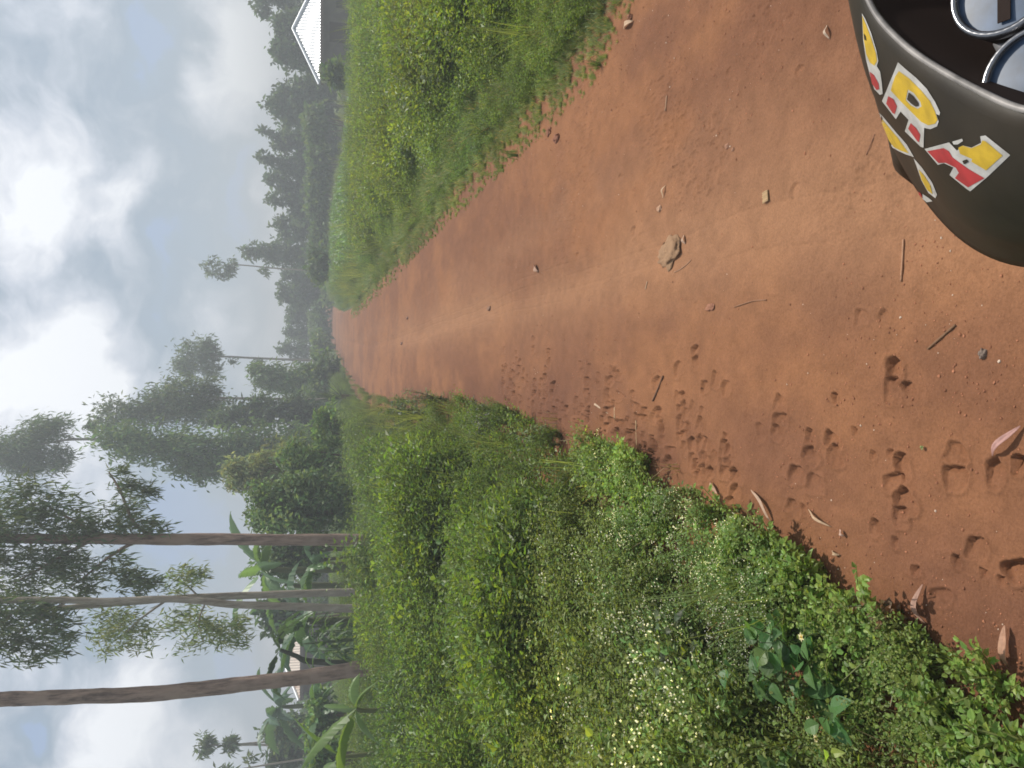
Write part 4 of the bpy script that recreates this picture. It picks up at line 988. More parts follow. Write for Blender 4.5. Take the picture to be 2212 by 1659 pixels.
# ------------------------------------------------------------------ things lying on the road
def dry_leaf(lab, a, b, wpx, col, curl=.25, lift=.008, group='fallen leaves on the road', name='dry_leaf', bend=0.0):
    """leaf lying between two frame points"""
    p, q = on_road(*a), on_road(*b); d = (q-p); L = d.length; d.normalize(); s = Vector((-d.y, d.x, 0)).normalized()
    w = wpx/FPX*(Vector((0, 0, CAMZ))-p).length; V = []
    n = 9
    for i in range(n+1):
        t = i/n; c = d*L*(t-.5)+s*bend*L*math.sin(math.pi*t)
        z = lift*(.25+math.sin(math.pi*t*1.0))+.004*math.sin(7*t+L*90)
        ww = w*.5*math.sin(math.pi*(.04+.92*t))**.8
        for k in (-1, -.4, .3, 1): V.append(c+s*ww*k+Vector((0, 0, z+ww*curl*k*k*1.2+.0015)))
    Q = [(4*i+j, 4*i+j+1, 4*i+j+5, 4*i+j+4) for i in range(n) for j in range(3)]
    acc = Acc(); T = np.tile(np.array(col), (len(V), 1))*(.85+.3*rng.random((len(V), 1)))
    acc.add(np.array([tuple(v) for v in V]), [np.array(Q)], T)
    o = link(name, acc.mesh(name, True), DRYM, loc=(p+q)*.5+Vector((0, 0, .002)))
    so_ = o.modifiers.new('thick', 'SOLIDIFY'); so_.thickness = .0008
    tag(o, lab, 'leaf', group)
DRYM = mat_tint('dry_leaf', .6, .3, 60)
pink = (.34, .20, .15); tan = (.44, .30, .19); brown = (.30, .18, .11)
dry_leaf('long pinkish curled leaf beside the near left weeds', (2000, 1262), (2010, 1350), 14, pink, .7, .014, bend=-.16)
dry_leaf('pinkish pointed leaf at the bottom frame edge', (2212, 920), (2152, 985), 12, (.38, .21, .18), .35, .016)
dry_leaf('folded tan leaf against the left weeds by the flower patch', (1702, 1197), (1738, 1218), 13, tan, .6, .012)
dry_leaf('thin tan split leaf on the hoof-printed soil', (1750, 1100), (1797, 1138), 6, tan, .5, .01)
dry_leaf('small pale leaf scrap near the left weeds', (1800, 1190), (1818, 1199), 7, tan, .4, .006)
dry_leaf('curled pale leaf on a hoof print', (1820, 1143), (1830, 1158), 8, (.45, .29, .22), .5, .008)
dry_leaf('long narrow brown leaf with a twisted end', (1628, 1058), (1672, 1128), 9, (.40, .27, .19), .5, .01, bend=.1)
dry_leaf('tan leaf scrap by the left weeds', (1540, 1040), (1557, 1066), 11, (.40, .24, .16), .4, .008)
dry_leaf('big curled leaf at the bottom left of the frame', (2180, 1350), (2188, 1440), 16, (.36, .20, .13), .5, .014)
dry_leaf('dry leaf lying along the verge grass at right', (1352, 62), (1370, 45), 10, tan, .4, .012)
dry_leaf('flat pale leaf flake in the middle of the road', (1424, 545), (1416, 462), 0.1, tan, .2, .001) if False else None
dry_leaf('small tan flake beside the dung', (1477, 508), (1480, 527), 9, (.44, .29, .20), .2, .004)
dry_leaf('oval brown leaf far along the pale track', (1157, 572), (1164, 586), 12, (.36, .22, .15), .3, .012)
dry_leaf('long tan flake up the road from the dung', (1437, 400), (1433, 428), 7, tan, .3, .006)
dry_leaf('green leaf fragment on the soft soil', (1996, 963), (2002, 971), 8, (.22, .24, .09), .2, .004)
dry_leaf('light scrap of leaf near the motorcycle', (1790, 55), (1793, 85), 6, (.5, .38, .28), .3, .006)

def stick(lab, pts, wpx, col, name='stick', group='sticks on the road'):
    P = [on_road(a, b) for (a, b) in pts]; sm = smooth_path(P, 5); c = sm.mean(0); r = wpx/FPX*(Vector((0, 0, CAMZ))-P[0]).length*.5
    sm = sm-c; sm[:, 2] += r*.9
    V, F = tube([Vector(v) for v in sm], [r*random.uniform(.8, 1.1) for _ in sm], 7, .15)
    n = len(sm); F.append(np.array([list(range(6, -1, -1))])); F.append(np.array([[(n-1)*7+k for k in range(7)]]))
    a = Acc(); a.add(V, F, np.array(col)); tag(link(name, a.mesh(name, True), STICKM, loc=Vector(c)), lab, 'stick', group)
STICKM = mat_tint('stick', .8, .4, 90)
stick('straight pale stick lying across the road in front of the motorcycle shadow', [(1952, 517), (1953, 560), (1950, 608)], 4.2, (.40, .22, .13))
stick('brown stick lying slantwise near the bottom of the frame', [(2070, 702), (2040, 728), (2010, 754)], 5, (.20, .11, .06))
stick('thin bent twig in the middle of the road', [(1658, 648), (1630, 650), (1608, 657), (1590, 663)], 3, (.27, .14, .08))
stick('fine forked twig below the dung', [(1494, 562), (1485, 572), (1470, 583), (1458, 588)], 2, (.36, .21, .13))
stick('short pale straw up the road', [(1402, 608), (1397, 625)], 2.6, (.5, .34, .22))
stick('thin straw near the motorcycle front', [(1890, 290), (1872, 335)], 1.8, (.26, .13, .08))
stick('pale twig by the right verge', [(1442, 207), (1440, 240)], 2.4, (.46, .30, .19))
stick('dark twig lying in the left hoof prints', [(1435, 812), (1424, 840), (1412, 866)], 4, (.17, .09, .055))
stick('pale straw stalk beside the left weeds', [(1374, 908), (1378, 965)], 3, (.42, .29, .17))
stick('pale broken stalk sticking out of the left verge', [(1327, 880), (1331, 905)], 3, (.46, .33, .2))
stick('white-ended stalk piece on the left verge', [(1290, 873), (1310, 893)], 5, (.5, .36, .25))

def lump(lab, px, py, wx, wy, h, col, cat, name, seed, rough=.35, cnt=26, group=None):
    """irregular clod: wx along the frame's x, wy along its y"""
    p = on_road(px, py); D = (Vector((0, 0, CAMZ))-p).length; sx = wy/FPX*D*.5; q = gr(px-wx/2, py); q2 = gr(px+wx/2, py); sy = abs(q.y-q2.y)*.5
    bm = bmesh.new(); bmesh.ops.create_icosphere(bm, subdivisions=4, radius=1)
    for v in bm.verts:
        c = v.co.copy(); n = float(fbm(np.array(c.x*2.1+seed*7.3+c.z), np.array(c.y*2.1+c.z*1.7), seed, 4))
        k = 1+rough*(n-.5)*2.2
        v.co = Vector((c.x*sx*k, c.y*sy*k, max(-.15, c.z*k+.35*rough*(n-.5))*h*.75))
    me = bpy.data.meshes.new(name); bm.to_mesh(me); bm.free()
    for f in me.polygons: f.use_smooth = True
    a = me.attributes.new('tint', 'FLOAT_COLOR', 'POINT')
    co = np.zeros(len(me.vertices)*3); me.vertices.foreach_get('co', co); co = co.reshape(-1, 3)
    t = np.array(col)*(.75+.5*fbm(co[:, 0]*90, co[:, 1]*90, 7, 3))[:, None]
    cc = np.ones((len(co), 4)); cc[:, :3] = t; a.data.foreach_set('color', cc.ravel())
    o = link(name, me, CLODM, loc=p); tag(o, lab, cat, group)
CLODM = mat_tint('clod', .95, .5, 120)
lump('dried cracked pat of cow dung in the middle of the pale track', 1443, 548, 46, 60, .032, (.31, .185, .105), 'dung', 'cow_dung', 3, .5)
lump('smooth round stone half sunk in the right part of the road', 1570, 316, 8, 12, .012, (.36, .19, .12), 'stone', 'stone', 4, .2, group='stones in the road')
lump('small stone beside the smooth round one', 1584, 323, 6, 8, .008, (.34, .18, .11), 'stone', 'stone', 5, .2, group='stones in the road')
lump('grey pebble on the soft soil near the bottom of the frame', 2130, 765, 16, 22, .014, (.20, .15, .12), 'stone', 'stone', 6, .35, group='stones in the road')
lump('dark stone on the far pale track', 1057, 666, 5, 12, .03, (.26, .15, .10), 'stone', 'stone', 8, .3, group='stones in the road')
lump('dark lump up the left side of the road', 872, 742, 3, 6, .03, (.2, .11, .08), 'stone', 'stone', 9, .3, group='stones in the road')
lump('dark lump far up the middle of the road', 884, 687, 3, 6, .03, (.2, .11, .08), 'stone', 'stone', 10, .3, group='stones in the road')
lump('soil clod on the right verge edge', 1362, 40, 10, 15, .022, (.26, .12, .07), 'clod', 'soil_clod', 11, .4, group='soil clods at the road edges')
lump('wide low soil clod on the right verge', 1205, 300, 10, 18, .03, (.26, .115, .07), 'clod', 'soil_clod', 12, .4, group='soil clods at the road edges')
lump('flat soil clod with a crumbled edge near the right verge', 1188, 285, 10, 16, .025, (.27, .12, .07), 'clod', 'soil_clod', 13, .4, group='soil clods at the road edges')
lump('brown clod beside the bent twig', 1536, 664, 18, 16, .009, (.30, .14, .085), 'clod', 'soil_clod', 14, .5, group='soil clods at the road edges')
lump('tan clod up the road from the dung', 1424, 450, 9, 14, .012, (.42, .25, .16), 'clod', 'soil_clod', 15, .4, group='soil clods at the road edges')
# ribbed chip of cane
def chip():
    p = on_road(1654, 425); a = Acc()
    for k in range(6):
        x = -.017+.0068*k
        V, F = tube([(x, -.019+.003*random.random(), .004), (x+.0005, 0, .0055), (x, .019-.004*random.random(), .004)], [.0032, .0034, .003], 6); a.add(V, F, np.array([.52, .35, .19])*random.uniform(.8, 1.15))
    o = link('cane_chip', a.mesh('cane_chip', True), STICKM, loc=p); o.rotation_euler = (0, 0, .1); tag(o, 'square ribbed chip of dry cane on the road', 'cane chip')
chip()
# cream flowers in the near left weeds
def flower(px, py, D, lab):
    p = at(px, py, D); g = float(hgt(p.x, p.y)); e = empty('wild_flower', (p.x, p.y, g), lab, 'flower', 'cream flowers in the near left weeds')
    st = Acc(); V, F = tube([(0, 0, 0), (.01, 0, (p.z-g)*.6), (0, 0, p.z-g)], [.0025, .002, .0015], 5); st.add(V, F, np.array([.1, .14, .05])); link('stem', st.mesh('stem'), STEMM, e)
    a = Acc(); n = 6
    an = np.arange(n)*2*np.pi/n+random.random(); d = np.stack([np.cos(an), np.sin(an), np.full(n, .35)], 1)
    V, F, k = leaves_hi(np.tile([0, 0, p.z-g], (n, 1)), d, np.tile([0., 0, 1], (n, 1)), np.full(n, .016), np.full(n, .009)); a.add(V, F, np.array([.78, .70, .42]))
    pe = link('petals', a.mesh('petals'), LEAF, e)
    V, F = tube([(0, 0, p.z-g), (0, 0, p.z-g+.005)], [.004, .002], 6); c = Acc(); c.add(V, F, np.array([.6, .38, .05])); link('centre', c.mesh('centre'), STEMM, pe)
for (px, py, D, lab) in [(1683, 1434, 2.05, 'cream flower above the hand-sized leaves'), (1732, 1376, 1.95, 'cream flower nearest the road in the near left weeds'), (1750, 1558, 1.9, 'cream flower left of the toothed-leaf plant'), (1764, 1596, 1.9, 'cream flower furthest left at the near corner'), (1392, 1355, 3.0, 'lone cream flower behind the white flower heads'), (1366, 1158, 3.3, 'small cream flower near the road side of the white heads')]:
    flower(px, py, D, lab)

# dry stalks and grass tufts on the left verge
def tuft(px, py, lab, pr, s, mat=GRASSM, name='grass_tuft', cat='grass tuft', group='grass tufts at the road edges'):
    p = on_road(px, py); proto_obj(name, pr, mat, p-Vector((0, 0, .006)), lab, cat, group, s, 'blades')
for (px, py, s, lab, d) in [(1275, 935, 1.1, 'dry straw tuft at the left verge by the grass-like clump', 1), (1400, 985, .9, 'dry tuft beside the pale straw stalk', 1), (1205, 905, 1.1, 'dry tuft near the grey-green seeded bush', 1), (1465, 1010, .8, 'thin dry tuft where the left weeds step back', 1),
                            (1960, 1345, .5, 'small green tuft at the near left corner', 0), (2040, 1420, .5, 'low creeping green tuft in the red soil, near left', 0), (2110, 1460, .55, 'low green tuft nearest the bottom of the frame', 0), (1600, 1100, .5, 'green tuft at the edge of the hoof prints', 0),
                            (1300, 140, .6, 'grass tuft creeping onto the road at right', 0), (1215, 245, .6, 'dry-tipped tuft on the right road edge', 1), (1120, 335, .7, 'grass tuft on the right edge where the road narrows', 0)]:
    tuft(px, py, lab, (G_DRY if d else G_NEAR)[0], s)

# ------------------------------------------------------------------ motorcycle
def build_bike():
    XC = .44
    PLASTIC = mat_plain('black_plastic', (.024, .018, .011), .52, 0, .3, 14, .12, 0, .28)
    DARK = mat_plain('dark_interior', (.020, .011, .008), .8, spec=.2)
    CHROME = mat_plain('chrome', (.75, .75, .76), .18, 1.0, .05)
    GREYM = mat_plain('grey_metal', (.30, .30, .31), .42, .6, .15)
    RUB = mat_plain('rubber', (.02, .02, .02), .85, 0, .3, 60, .3)
    GLASS = mat_plain('dial_sky_tint', (.045, .075, .13), .35, 0, .5, 40, 0, .12)  # blue of the reflected sky put into the dial colour
    e = empty('motorcycle', (XC, .45, 0), 'black motorcycle with yellow and red lettering on its front cowl, close at the right', 'motorcycle')
    o0 = Vector((XC, .45, 0))
    def add(nm, V, F, mat, parent=None, sm=True):
        return link(nm, mesh_np(nm, np.asarray(V)-np.array(o0), F, None, sm), mat, parent or e)
    ZR, ZC, ZL = 1.083, .987, .925
    rim = [gr(a, b, ZR) for a, b in [(2212, 240), (2156, 214), (2111, 195), (2066, 171), (2022, 145), (1980, 119), (1943, 88), (1905, 48), (1878, 8)]]
    cre = [gr(a, b, ZC) for a, b in [(2191, 522), (2113, 500), (2061, 461), (2022, 425), (1973, 335), (1935, 290), (1895, 235), (1874, 150), (1864, 80), (1862, 30)]]
    low = [gr(a, b, ZL) for a, b in [(2212, 588), (2151, 561), (2092, 541), (2045, 497), (1998, 438), (1962, 389), (1932, 329), (1905, 270), (1884, 200), (1872, 140), (1866, 60)]]  # rear stretch widened over the ground shadow's outline, so dark plastic stands for shade
    rim = [Vector((.105, .22, ZR-.03)), Vector((.145, .32, ZR-.01))]+rim+[Vector((XC, rim[-1].y+.045, ZR))]
    cre = [Vector((.075, .28, ZC-.03)), Vector((.09, .40, ZC-.01))]+cre+[Vector((XC, cre[-1].y+.012, ZC))]
    low = [Vector((.085, .26, ZL-.03)), Vector((.095, .40, ZL-.01))]+low+[Vector((XC, low[-1].y+.01, ZL))]
    def resamp(c, n):
        sm = smooth_path(c, 8); d = np.concatenate([[0], np.cumsum(np.linalg.norm(np.diff(sm, axis=0), axis=1))]); d /= d[-1]
        return np.stack([np.interp(np.linspace(0, 1, n), d, sm[:, i]) for i in range(3)], 1)
    n = 60; R = resamp(rim, n); K = resamp(cre, n); Lw = resamp(low, n)
    def relax(c, it):
        c = c.copy()
        for _ in range(it): c[1:-1] = .5*c[1:-1]+.25*(c[:-2]+c[2:])
        return c
    R = relax(R, 6); K = relax(K, 6); Lw = relax(Lw, 14)
    und = Lw.copy(); und[:, 2] -= .025; und[:, :2] += (np.array([XC, .30])-und[:, :2])*.36
    rows = []
    bul = np.zeros(3)
    for t in np.linspace(0, 1, 9): 
        q = R*(1-t)+K*t; q[:, 2] += .012*math.sin(math.pi*t); rows.append(q)
    for t in np.linspace(.2, 1, 5): rows.append(K*(1-t)+Lw*t)
    for t in (.5, 1): rows.append(Lw*(1-t)+und*t)
    rows = np.array(rows); m = len(rows)
    mir = rows[:, -2::-1].copy(); mir[..., 0] = 2*XC-mir[..., 0]
    G = np.concatenate([rows, mir], 1); nn = G.shape[1]
    i = np.arange((m-1)*nn).reshape(m-1, nn)[:, :-1].ravel()
    F = np.stack([i, i+1, i+nn+1, i+nn], 1)
    cowl = add('front_cowl', G.reshape(-1, 3), [F], PLASTIC)
    sd = cowl.modifiers.new('thick', 'SOLIDIFY'); sd.thickness = .004; sd.offset = -1
    # inner lining just inside the cowl
    inn = [rows[0]*1.0, ]
    Gi = np.stack([G[0]+np.array([0, 0, -.004]), G[0]+np.array([0, 0, -.09]), G[0]+np.array([0, 0, -.22])])
    cen = np.array([XC, .30])
    for k, s in enumerate((.006, .06, .3)): Gi[k, :, :2] += (cen-Gi[k, :, :2])*s
    i = np.arange(2*nn).reshape(2, nn)[:, :-1].ravel()
    add('inner_lining', Gi.reshape(-1, 3), [np.stack([i, i+nn, i+nn+1, i+1], 1)], DARK)
    V, F = tube([Vector(p) for p in G[0]], [.0026]*nn, 8); add('rim_trim', V, F, mat_plain('pale_edge', (.22, .20, .185), .5, .1, .4, 50))  # thin strip along the rim, paler than the cowl
    # lettering, laid on the surface of the cowl
    bv = BVHTree.FromPolygons([Vector(v) for v in G.reshape(-1, 3)], [tuple(f) for f in F0]) if False else None
    i = np.arange((m-1)*nn).reshape(m-1, nn)[:, :-1].ravel()
    F0 = np.stack([i, i+nn, i+nn+1, i+1], 1)
    bv = BVHTree.FromPolygons([Vector(v) for v in G.reshape(-1, 3)], [tuple(map(int, f)) for f in F0])
    def poly(pts, hole=None, dens=14): 
        loops = [pts]+([hole] if hole else [])
        vs = []; ed = []
        for lp in loops:
            st = len(vs); q = []
            for a, b in zip(lp, lp[1:]+lp[:1]):
                k = max(1, int(math.dist(a, b)/dens))
                q += [(a[0]+(b[0]-a[0])*j/k, a[1]+(b[1]-a[1])*j/k) for j in range(k)]
            vs += q; ed += [(st+j, st+(j+1) % len(q)) for j in range(len(q))]
        xs = [p[0] for p in pts]; ys = [p[1] for p in pts]
        x = min(xs)+dens/2
        while x < max(xs):
            y = min(ys)+dens/2
            while y < max(ys):
                vs.append((x+random.random(), y+random.random())); y += dens
            x += dens
        def inside(p, lp):
            c = False
            for (x1, y1), (x2, y2) in zip(lp, lp[1:]+lp[:1]):
                if (y1 > p[1]) != (y2 > p[1]) and p[0] < (x2-x1)*(p[1]-y1)/(y2-y1)+x1: c = not c
            return c
        vo, eo, fo, *_ = delaunay_2d_cdt([Vector(v) for v in vs], ed, [], 0, 1e-4)
        keep = []
        for f in fo:
            c = sum((vo[k] for k in f), Vector((0, 0)))/len(f)
            if inside(c, pts) and not (hole and inside(c, hole)): keep.append(f)
        return vo, keep
    def decal(layers, nm, parent):
        accs = {}
        for (mat, lift, pts, hole) in layers:
            vo, fs = poly(pts, hole); V = []; ok = []
            for v in vo:
                px, py = 1782+v.x*.3743, v.y*.3743
                d = P2d(px, py).normalized(); h = bv.ray_cast(Vector((0, 0, CAMZ)), d)
                if h[0] is None or h[3] > 1.3: V.append((0, 0, 0)); ok.append(False)
                else:
                    nr = h[1] if h[1].dot(d) < 0 else -h[1]
                    V.append(tuple(h[0]+nr*lift)); ok.append(True)
            fs = [f for f in fs if all(ok[k] for k in f)]
            if not fs: continue
            a = accs.setdefault(mat.name, (mat, Acc())); a[1].add(np.array(V), [np.array(fs)], np.ones(3))
        root = None
        for (mat, a) in accs.values():
            V, F, T = a.arrays()
            if root is None: mm = [v[0] for v in accs.values()]; root = mm
        # one mesh per letter with several materials
        VV = []; FF = []; MI = []; off = 0
        for k, (mat, a) in enumerate(accs.values()):
            V, F, T = a.arrays(); VV.append(V); 
            for f in F: FF.append(f+off); MI += [k]*len(f)
            off += len(V)
        me = mesh_np(nm, np.concatenate(VV)-np.array(o0), FF, None, False)
        o = link(nm, me, [v[0] for v in accs.values()], parent)
        me.polygons.foreach_set('material_index', np.array(MI, np.int32)); me.update()
        return o
    WH = mat_plain('sticker_white', (.40, .38, .35), .5, 0, .22, 60); YE = mat_plain('sticker_yellow', (.48, .31, .02), .5, 0, .2, 60)
    RE = mat_plain('sticker_red', (.34, .028, .03), .5, 0, .22, 60); BK = PLASTIC
    Rw = [(425, 358), (470, 398), (530, 448), (592, 512), (640, 588), (668, 648), (664, 664), (646, 657), (660, 700), (650, 728), (612, 744), (576, 736), (572, 850), (556, 846), (464, 756), (486, 690), (440, 642), (412, 686), (332, 582), (350, 540), (385, 455)]
    Ry = [(432, 408), (490, 450), (560, 520), (610, 580), (640, 640), (655, 690), (640, 712), (600, 720), (560, 700), (500, 640), (440, 580), (385, 520), (392, 490), (410, 440)]
    Rh = [(484, 514), (518, 534), (556, 585), (563, 612), (540, 626), (500, 606), (471, 575)]
    Rk = [(490, 530), (515, 550), (545, 590), (548, 608), (530, 612), (505, 595), (480, 570)]
    decal([(WH, .0005, Rw, None), (YE, .0008, Ry, Rh), (BK, .0011, Rk, None), (RE, .0008, [(370, 552), (400, 570), (420, 610), (408, 655), (395, 650), (358, 595)], None), (RE, .0008, [(500, 708), (530, 735), (555, 775), (548, 818), (538, 812), (485, 740)], None)], 'lettering', cowl)
    Aw = [(578, 858), (720, 820), (765, 868), (800, 838), (850, 850), (905, 822), (900, 785), (930, 780), (1073, 893), (945, 1015), (842, 1102), (820, 1088), (722, 1008), (745, 965), (690, 940), (655, 950)]
    Ay = [(775, 850), (800, 838), (850, 853), (905, 830), (914, 808), (932, 812), (1030, 895), (935, 980), (850, 930), (855, 915), (785, 885)]
    Ar = [(595, 870), (690, 852), (720, 870), (740, 905), (830, 970), (925, 1025), (830, 1078), (755, 1025), (778, 995), (760, 965), (700, 936), (660, 938)]
    decal([(WH, .0005, Aw, None), (YE, .0008, Ay, None), (RE, .0008, Ar, None), (WH, .0005, [(738, 816), (795, 799), (800, 812), (770, 832), (746, 832)], None), (BK, .0011, [(800, 925), (825, 915), (835, 930), (810, 945)], None)], 'lettering', cowl)
    decal([(WH, .0005, [(217, 75), (237, 110), (270, 190), (300, 290), (311, 350), (302, 380), (322, 412), (332, 480), (336, 540), (320, 546), (287, 512), (262, 430), (240, 340), (224, 230)], None),
           (YE, .0008, [(220, 90), (242, 140), (275, 230), (300, 310), (305, 350), (290, 376), (265, 360), (243, 310), (228, 220)], None), (RE, .0008, [(262, 412), (287, 430), (314, 480), (318, 512), (302, 517), (276, 480)], None), (BK, .0011, [(230, 190), (242, 206), (246, 232), (234, 226)], None)], 'lettering', cowl)
    decal([(WH, .0005, [(300, 640), (335, 668), (405, 752), (475, 832), (517, 905), (470, 890), (430, 872), (392, 850), (362, 800), (338, 740)], None), (YE, .0008, [(312, 662), (345, 700), (422, 790), (488, 882), (440, 866), (400, 846), (372, 806), (345, 738)], None)], 'lettering', cowl)
    decal([(WH, .0005, [(515, 912), (560, 962), (622, 1052), (650, 1122), (640, 1142), (600, 1112), (560, 1040)], None), (YE, .0008, [(545, 975), (575, 1008), (612, 1065), (625, 1118), (595, 1095), (562, 1035)], None), (RE, .0008, [(538, 1100), (556, 1112), (568, 1140), (548, 1140)], None), (WH, .0005, [(566, 1118), (600, 1140), (624, 1160), (590, 1166), (566, 1146)], None)], 'lettering', cowl)
    # instruments
    BEZ = mat_plain('bezel_metal', (.22, .22, .23), .25, .9, .1)
    def gauge(c, r, tilt):
        c = Vector(c); ax = Vector((0, -math.sin(tilt), math.cos(tilt))); q = ax.to_track_quat('Z', 'Y').to_matrix()
        def ring(prof, mat, nm, par):
            V = []; F = []; n = 40
            for (rr, z) in prof:
                for k in range(n):
                    a = 2*math.pi*k/n; V.append(tuple(c+q@Vector((rr*math.cos(a), rr*math.sin(a), z))))
            for j in range(len(prof)-1):
                for k in range(n): F.append((j*n+k, j*n+(k+1) % n, (j+1)*n+(k+1) % n, (j+1)*n+k))
            return add(nm, V, [np.array(F)], mat, par)
        g = ring([(r*.7, -.05), (r*.95, -.03), (r*1.02, 0), (r*1.02, .006), (r*.9, .008)], DARK, 'gauge', e)
        ring([(r*1.03, .0), (r*1.05, .006), (r*1.0, .0105), (r*.92, .0095), (r*.9, .005)], BEZ, 'bezel', g)
        ring([(r*.92, .004), (r*.6, .0045), (r*.02, .005)], GLASS, 'dial', g)
        V = [tuple(c+q@Vector((x*r, y*r, .0062))) for (x, y) in ((-.75, -.12), (.75, -.12), (.75, .12), (-.75, .12))]+[tuple(c+q@Vector((x*r, y*r, .0072))) for (x, y) in ((-.75, -.12), (.75, -.12), (.75, .12), (-.75, .12))]
        add('dial_bar', V, [np.array([(0, 3, 2, 1), (4, 5, 6, 7), (0, 1, 5, 4), (1, 2, 6, 5), (2, 3, 7, 6), (3, 0, 4, 7)])], DARK, g, False)
    gauge(gr(2245, 168, 1.05), .034, rad(20))
    gauge(gr(2178, -28, 1.055), .036, rad(20))
    # bracket, cables, label plate inside the cowl
    V, F = tube([gr(2172, 88, 1.03), gr(2196, 104, 1.035), gr(2212, 150, 1.03)], [.009, .012, .010], 8); add('bracket', V, F, GREYM)
    V, F = tube([gr(2064, 40, 1.0), gr(2050, 90, 1.0), gr(2024, 130, 1.005), gr(2010, 150, .99)], [.0045]*4, 8); add('cable', V, F, RUB)
    V = [gr(2096, 160, 1.035), gr(2118, 172, 1.035), gr(2134, 190, 1.035), gr(2122, 195, 1.03), gr(2097, 182, 1.03)]
    V2 = [v-Vector((0, 0, .003)) for v in V]; V = V+V2
    add('label_plate', [tuple(v) for v in V], [np.array([(0, 1, 2, 3, 4)]), np.array([(k, (k+1) % 5, (k+1) % 5+5, k+5) for k in range(5)])], mat_plain('label_card', (.42, .30, .14), .7), None, False)
    # handlebar with grips, clamps
    hb_ = [Vector((XC+s*x, y, z)) for s, x, y, z in [(-1, .40, .12, 1.03), (-1, .30, .20, 1.05), (-1, .12, .26, 1.02), (1, 0, .27, 1.0), (1, .12, .26, 1.02), (1, .30, .20, 1.05), (1, .40, .12, 1.03)]]
    V, F = tube([Vector(v) for v in smooth_path(hb_, 6)], [.011]*37, 10); hbo = add('handlebar', V, F, CHROME)
    for s in (-1, 1):
        V, F = tube([Vector((XC+s*.31, .19, 1.05)), Vector((XC+s*.41, .112, 1.028))], [.017, .017], 12); add('grip', V, F, RUB, hbo)
    # fork, wheels, mudguard, headlamp, tank, seat, engine
    AX, AY, AZ = XC, .90, .30
    for s in (-1, 1):
        V, F = tube([Vector((XC+s*.09, .52, .98)), Vector((XC+s*.09, .66, .72)), Vector((XC+s*.09, AY, AZ))], [.018, .02, .024], 12); add('fork_leg', V, F, CHROME)
    def wheel(y, nm):
        V = []; F = []; n = 48; mseg = 12
        for k in range(n):
            a = 2*math.pi*k/n
            for j in range(mseg):
                b = 2*math.pi*j/mseg; r = .265+.04*math.cos(b); V.append((XC+.042*math.sin(b), y+r*math.cos(a), AZ+r*math.sin(a)))
        for k in range(n):
            for j in range(mseg): F.append((k*mseg+j, ((k+1) % n)*mseg+j, ((k+1) % n)*mseg+(j+1) % mseg, k*mseg+(j+1) % mseg))
        w = add(nm, V, [np.array(F)], RUB)
        sp = Acc()
        V, F = tube([Vector((XC-.05, y, AZ)), Vector((XC+.05, y, AZ))], [.045, .045], 16); sp.add(V, F, np.ones(3))
        for k in range(18):
            a = 2*math.pi*k/18; V, F = tube([Vector((XC+(.03 if k % 2 else -.03), y, AZ)), Vector((XC, y+.235*math.cos(a), AZ+.235*math.sin(a)))], [.003, .003], 5); sp.add(V, F, np.ones(3))
        V = []; F = []
        for k in range(n):
            a = 2*math.pi*k/n
            for (dx, r) in ((-.03, .235), (.03, .235), (.03, .222), (-.03, .222)): V.append((XC+dx, y+r*math.cos(a), AZ+r*math.sin(a)))
        for k in range(n):
            for j in range(4): F.append((k*4+j, ((k+1) % n)*4+j, ((k+1) % n)*4+(j+1) % 4, k*4+(j+1) % 4))
        sp.add(V, [np.array(F)], np.ones(3)); V, F, T = sp.arrays(); add('rim', V, F, CHROME, w)
    wheel(AY, 'front_wheel'); wheel(AY-1.28, 'rear_wheel')
    V = []; F = []; n = 26
    for k in range(n+1):
        a = rad(-5)+rad(150)*k/n
        for (dx, r) in ((-.075, .325), (-.055, .345), (0, .355), (.055, .345), (.075, .325)): V.append((XC+dx, AY+r*math.cos(a)+.01, AZ+.01+r*math.sin(a)))
    for k in range(n):
        for j in range(4): F.append((k*5+j, (k+1)*5+j, (k+1)*5+j+1, k*5+j+1))
    mg = add('mudguard', V, [np.array(F)], PLASTIC); mg.modifiers.new('thick', 'SOLIDIFY').thickness = .003
    # headlamp set in the front of the cowl
    yl = float(Lw[-1][1]); V = []; F = []; n = 32
    prof = [(.02, .04), (.05, .036), (.075, .02), (.082, 0), (.08, -.06)]
    for (rr, yy) in prof:
        for k in range(n):
            a = 2*math.pi*k/n; V.append((XC+rr*math.cos(a), yl-.03+yy, .83+rr*.9*math.sin(a)))
    for j in range(4):
        for k in range(n): F.append((j*n+k, j*n+(k+1) % n, (j+1)*n+(k+1) % n, (j+1)*n+k))
    add('headlight', V, [np.array(F)], mat_plain('lamp_glass', (.7, .72, .74), .1, .3))
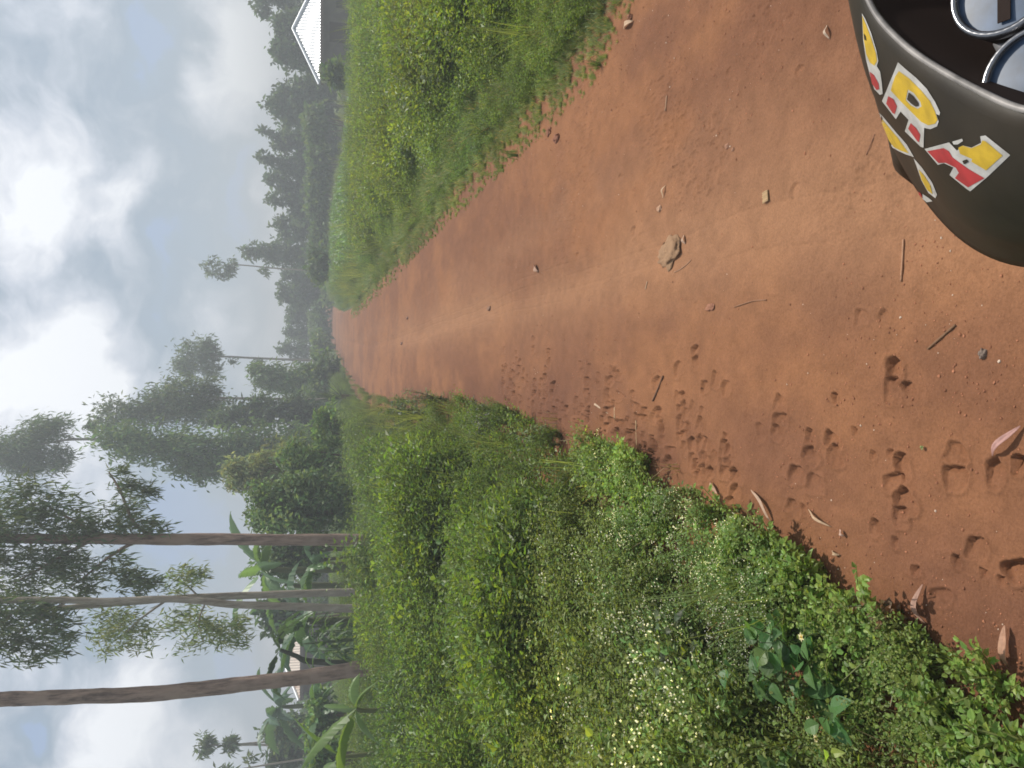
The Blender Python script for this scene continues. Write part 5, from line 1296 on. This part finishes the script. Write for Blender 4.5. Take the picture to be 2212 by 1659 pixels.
    def loft(nm, secs, mat, par=None):
        V = []; F = []; n = 20
        for (y, z, a, b) in secs:
            for k in range(n):
                t = 2*math.pi*k/n; c, s = math.cos(t), math.sin(t); V.append((XC+a*math.copysign(abs(c)**.7, c), y, z+b*math.copysign(abs(s)**.7, s)))
        for j in range(len(secs)-1):
            for k in range(n): F.append((j*n+k, j*n+(k+1) % n, (j+1)*n+(k+1) % n, (j+1)*n+k))
        F2 = [np.array(F), np.array([list(range(n))[::-1]]), np.array([[(len(secs)-1)*n+k for k in range(n)]])]
        return add(nm, V, F2, mat, par)
    loft('fuel_tank', [(-.22, .84, .07, .05), (-.12, .86, .12, .09), (.02, .88, .14, .11), (.16, .88, .13, .10), (.26, .87, .07, .06)], mat_plain('tank_paint', (.02, .02, .022), .22, 0, .1, 5, 0, .5))
    loft('seat', [(-.95, .82, .05, .03), (-.85, .82, .12, .05), (-.55, .79, .13, .055), (-.30, .78, .11, .05), (-.23, .79, .06, .03)], RUB)
    loft('engine', [(-.18, .40, .08, .1), (-.1, .42, .13, .15), (.08, .44, .13, .17), (.2, .46, .08, .12)], GREYM)
    V, F = tube([Vector((XC, .62, .90)), Vector((XC, .30, .55)), Vector((XC, .05, .32)), Vector((XC, -.3, .35)), Vector((XC, -.3, .75)), Vector((XC, .5, .88))], [.022]*6, 10); add('frame', V, F, DARK)
    for s in (-1, 1):
        V, F = tube([Vector((XC+s*.07, -.25, .36)), Vector((XC+s*.08, AY-1.28, AZ))], [.018, .018], 8); add('swing_arm', V, F, DARK)
    V, F = tube([Vector((XC-.05, .0, .30)), Vector((XC-.22, -.05, .015))], [.011, .012], 8); add('side_stand', V, F, DARK)
build_bike()

# ------------------------------------------------------------------ haze
def haze():
    V, F = box_arr(-425, 425, -64, 726, -4.5, 18)
    me = mesh_np('haze', V, F); m = bpy.data.materials.new('haze_air'); m.use_nodes = True; N = m.node_tree.nodes; L = m.node_tree.links; N.clear()
    pv = N.new('ShaderNodeVolumePrincipled'); pv.inputs['Density'].default_value = .0066; pv.inputs['Color'].default_value = (.86, .90, .94, 1); pv.inputs['Anisotropy'].default_value = .25
    out = N.new('ShaderNodeOutputMaterial'); L.new(pv.outputs[0], out.inputs['Volume'])
    tag(link('haze', me, m), kind='stuff')
haze()
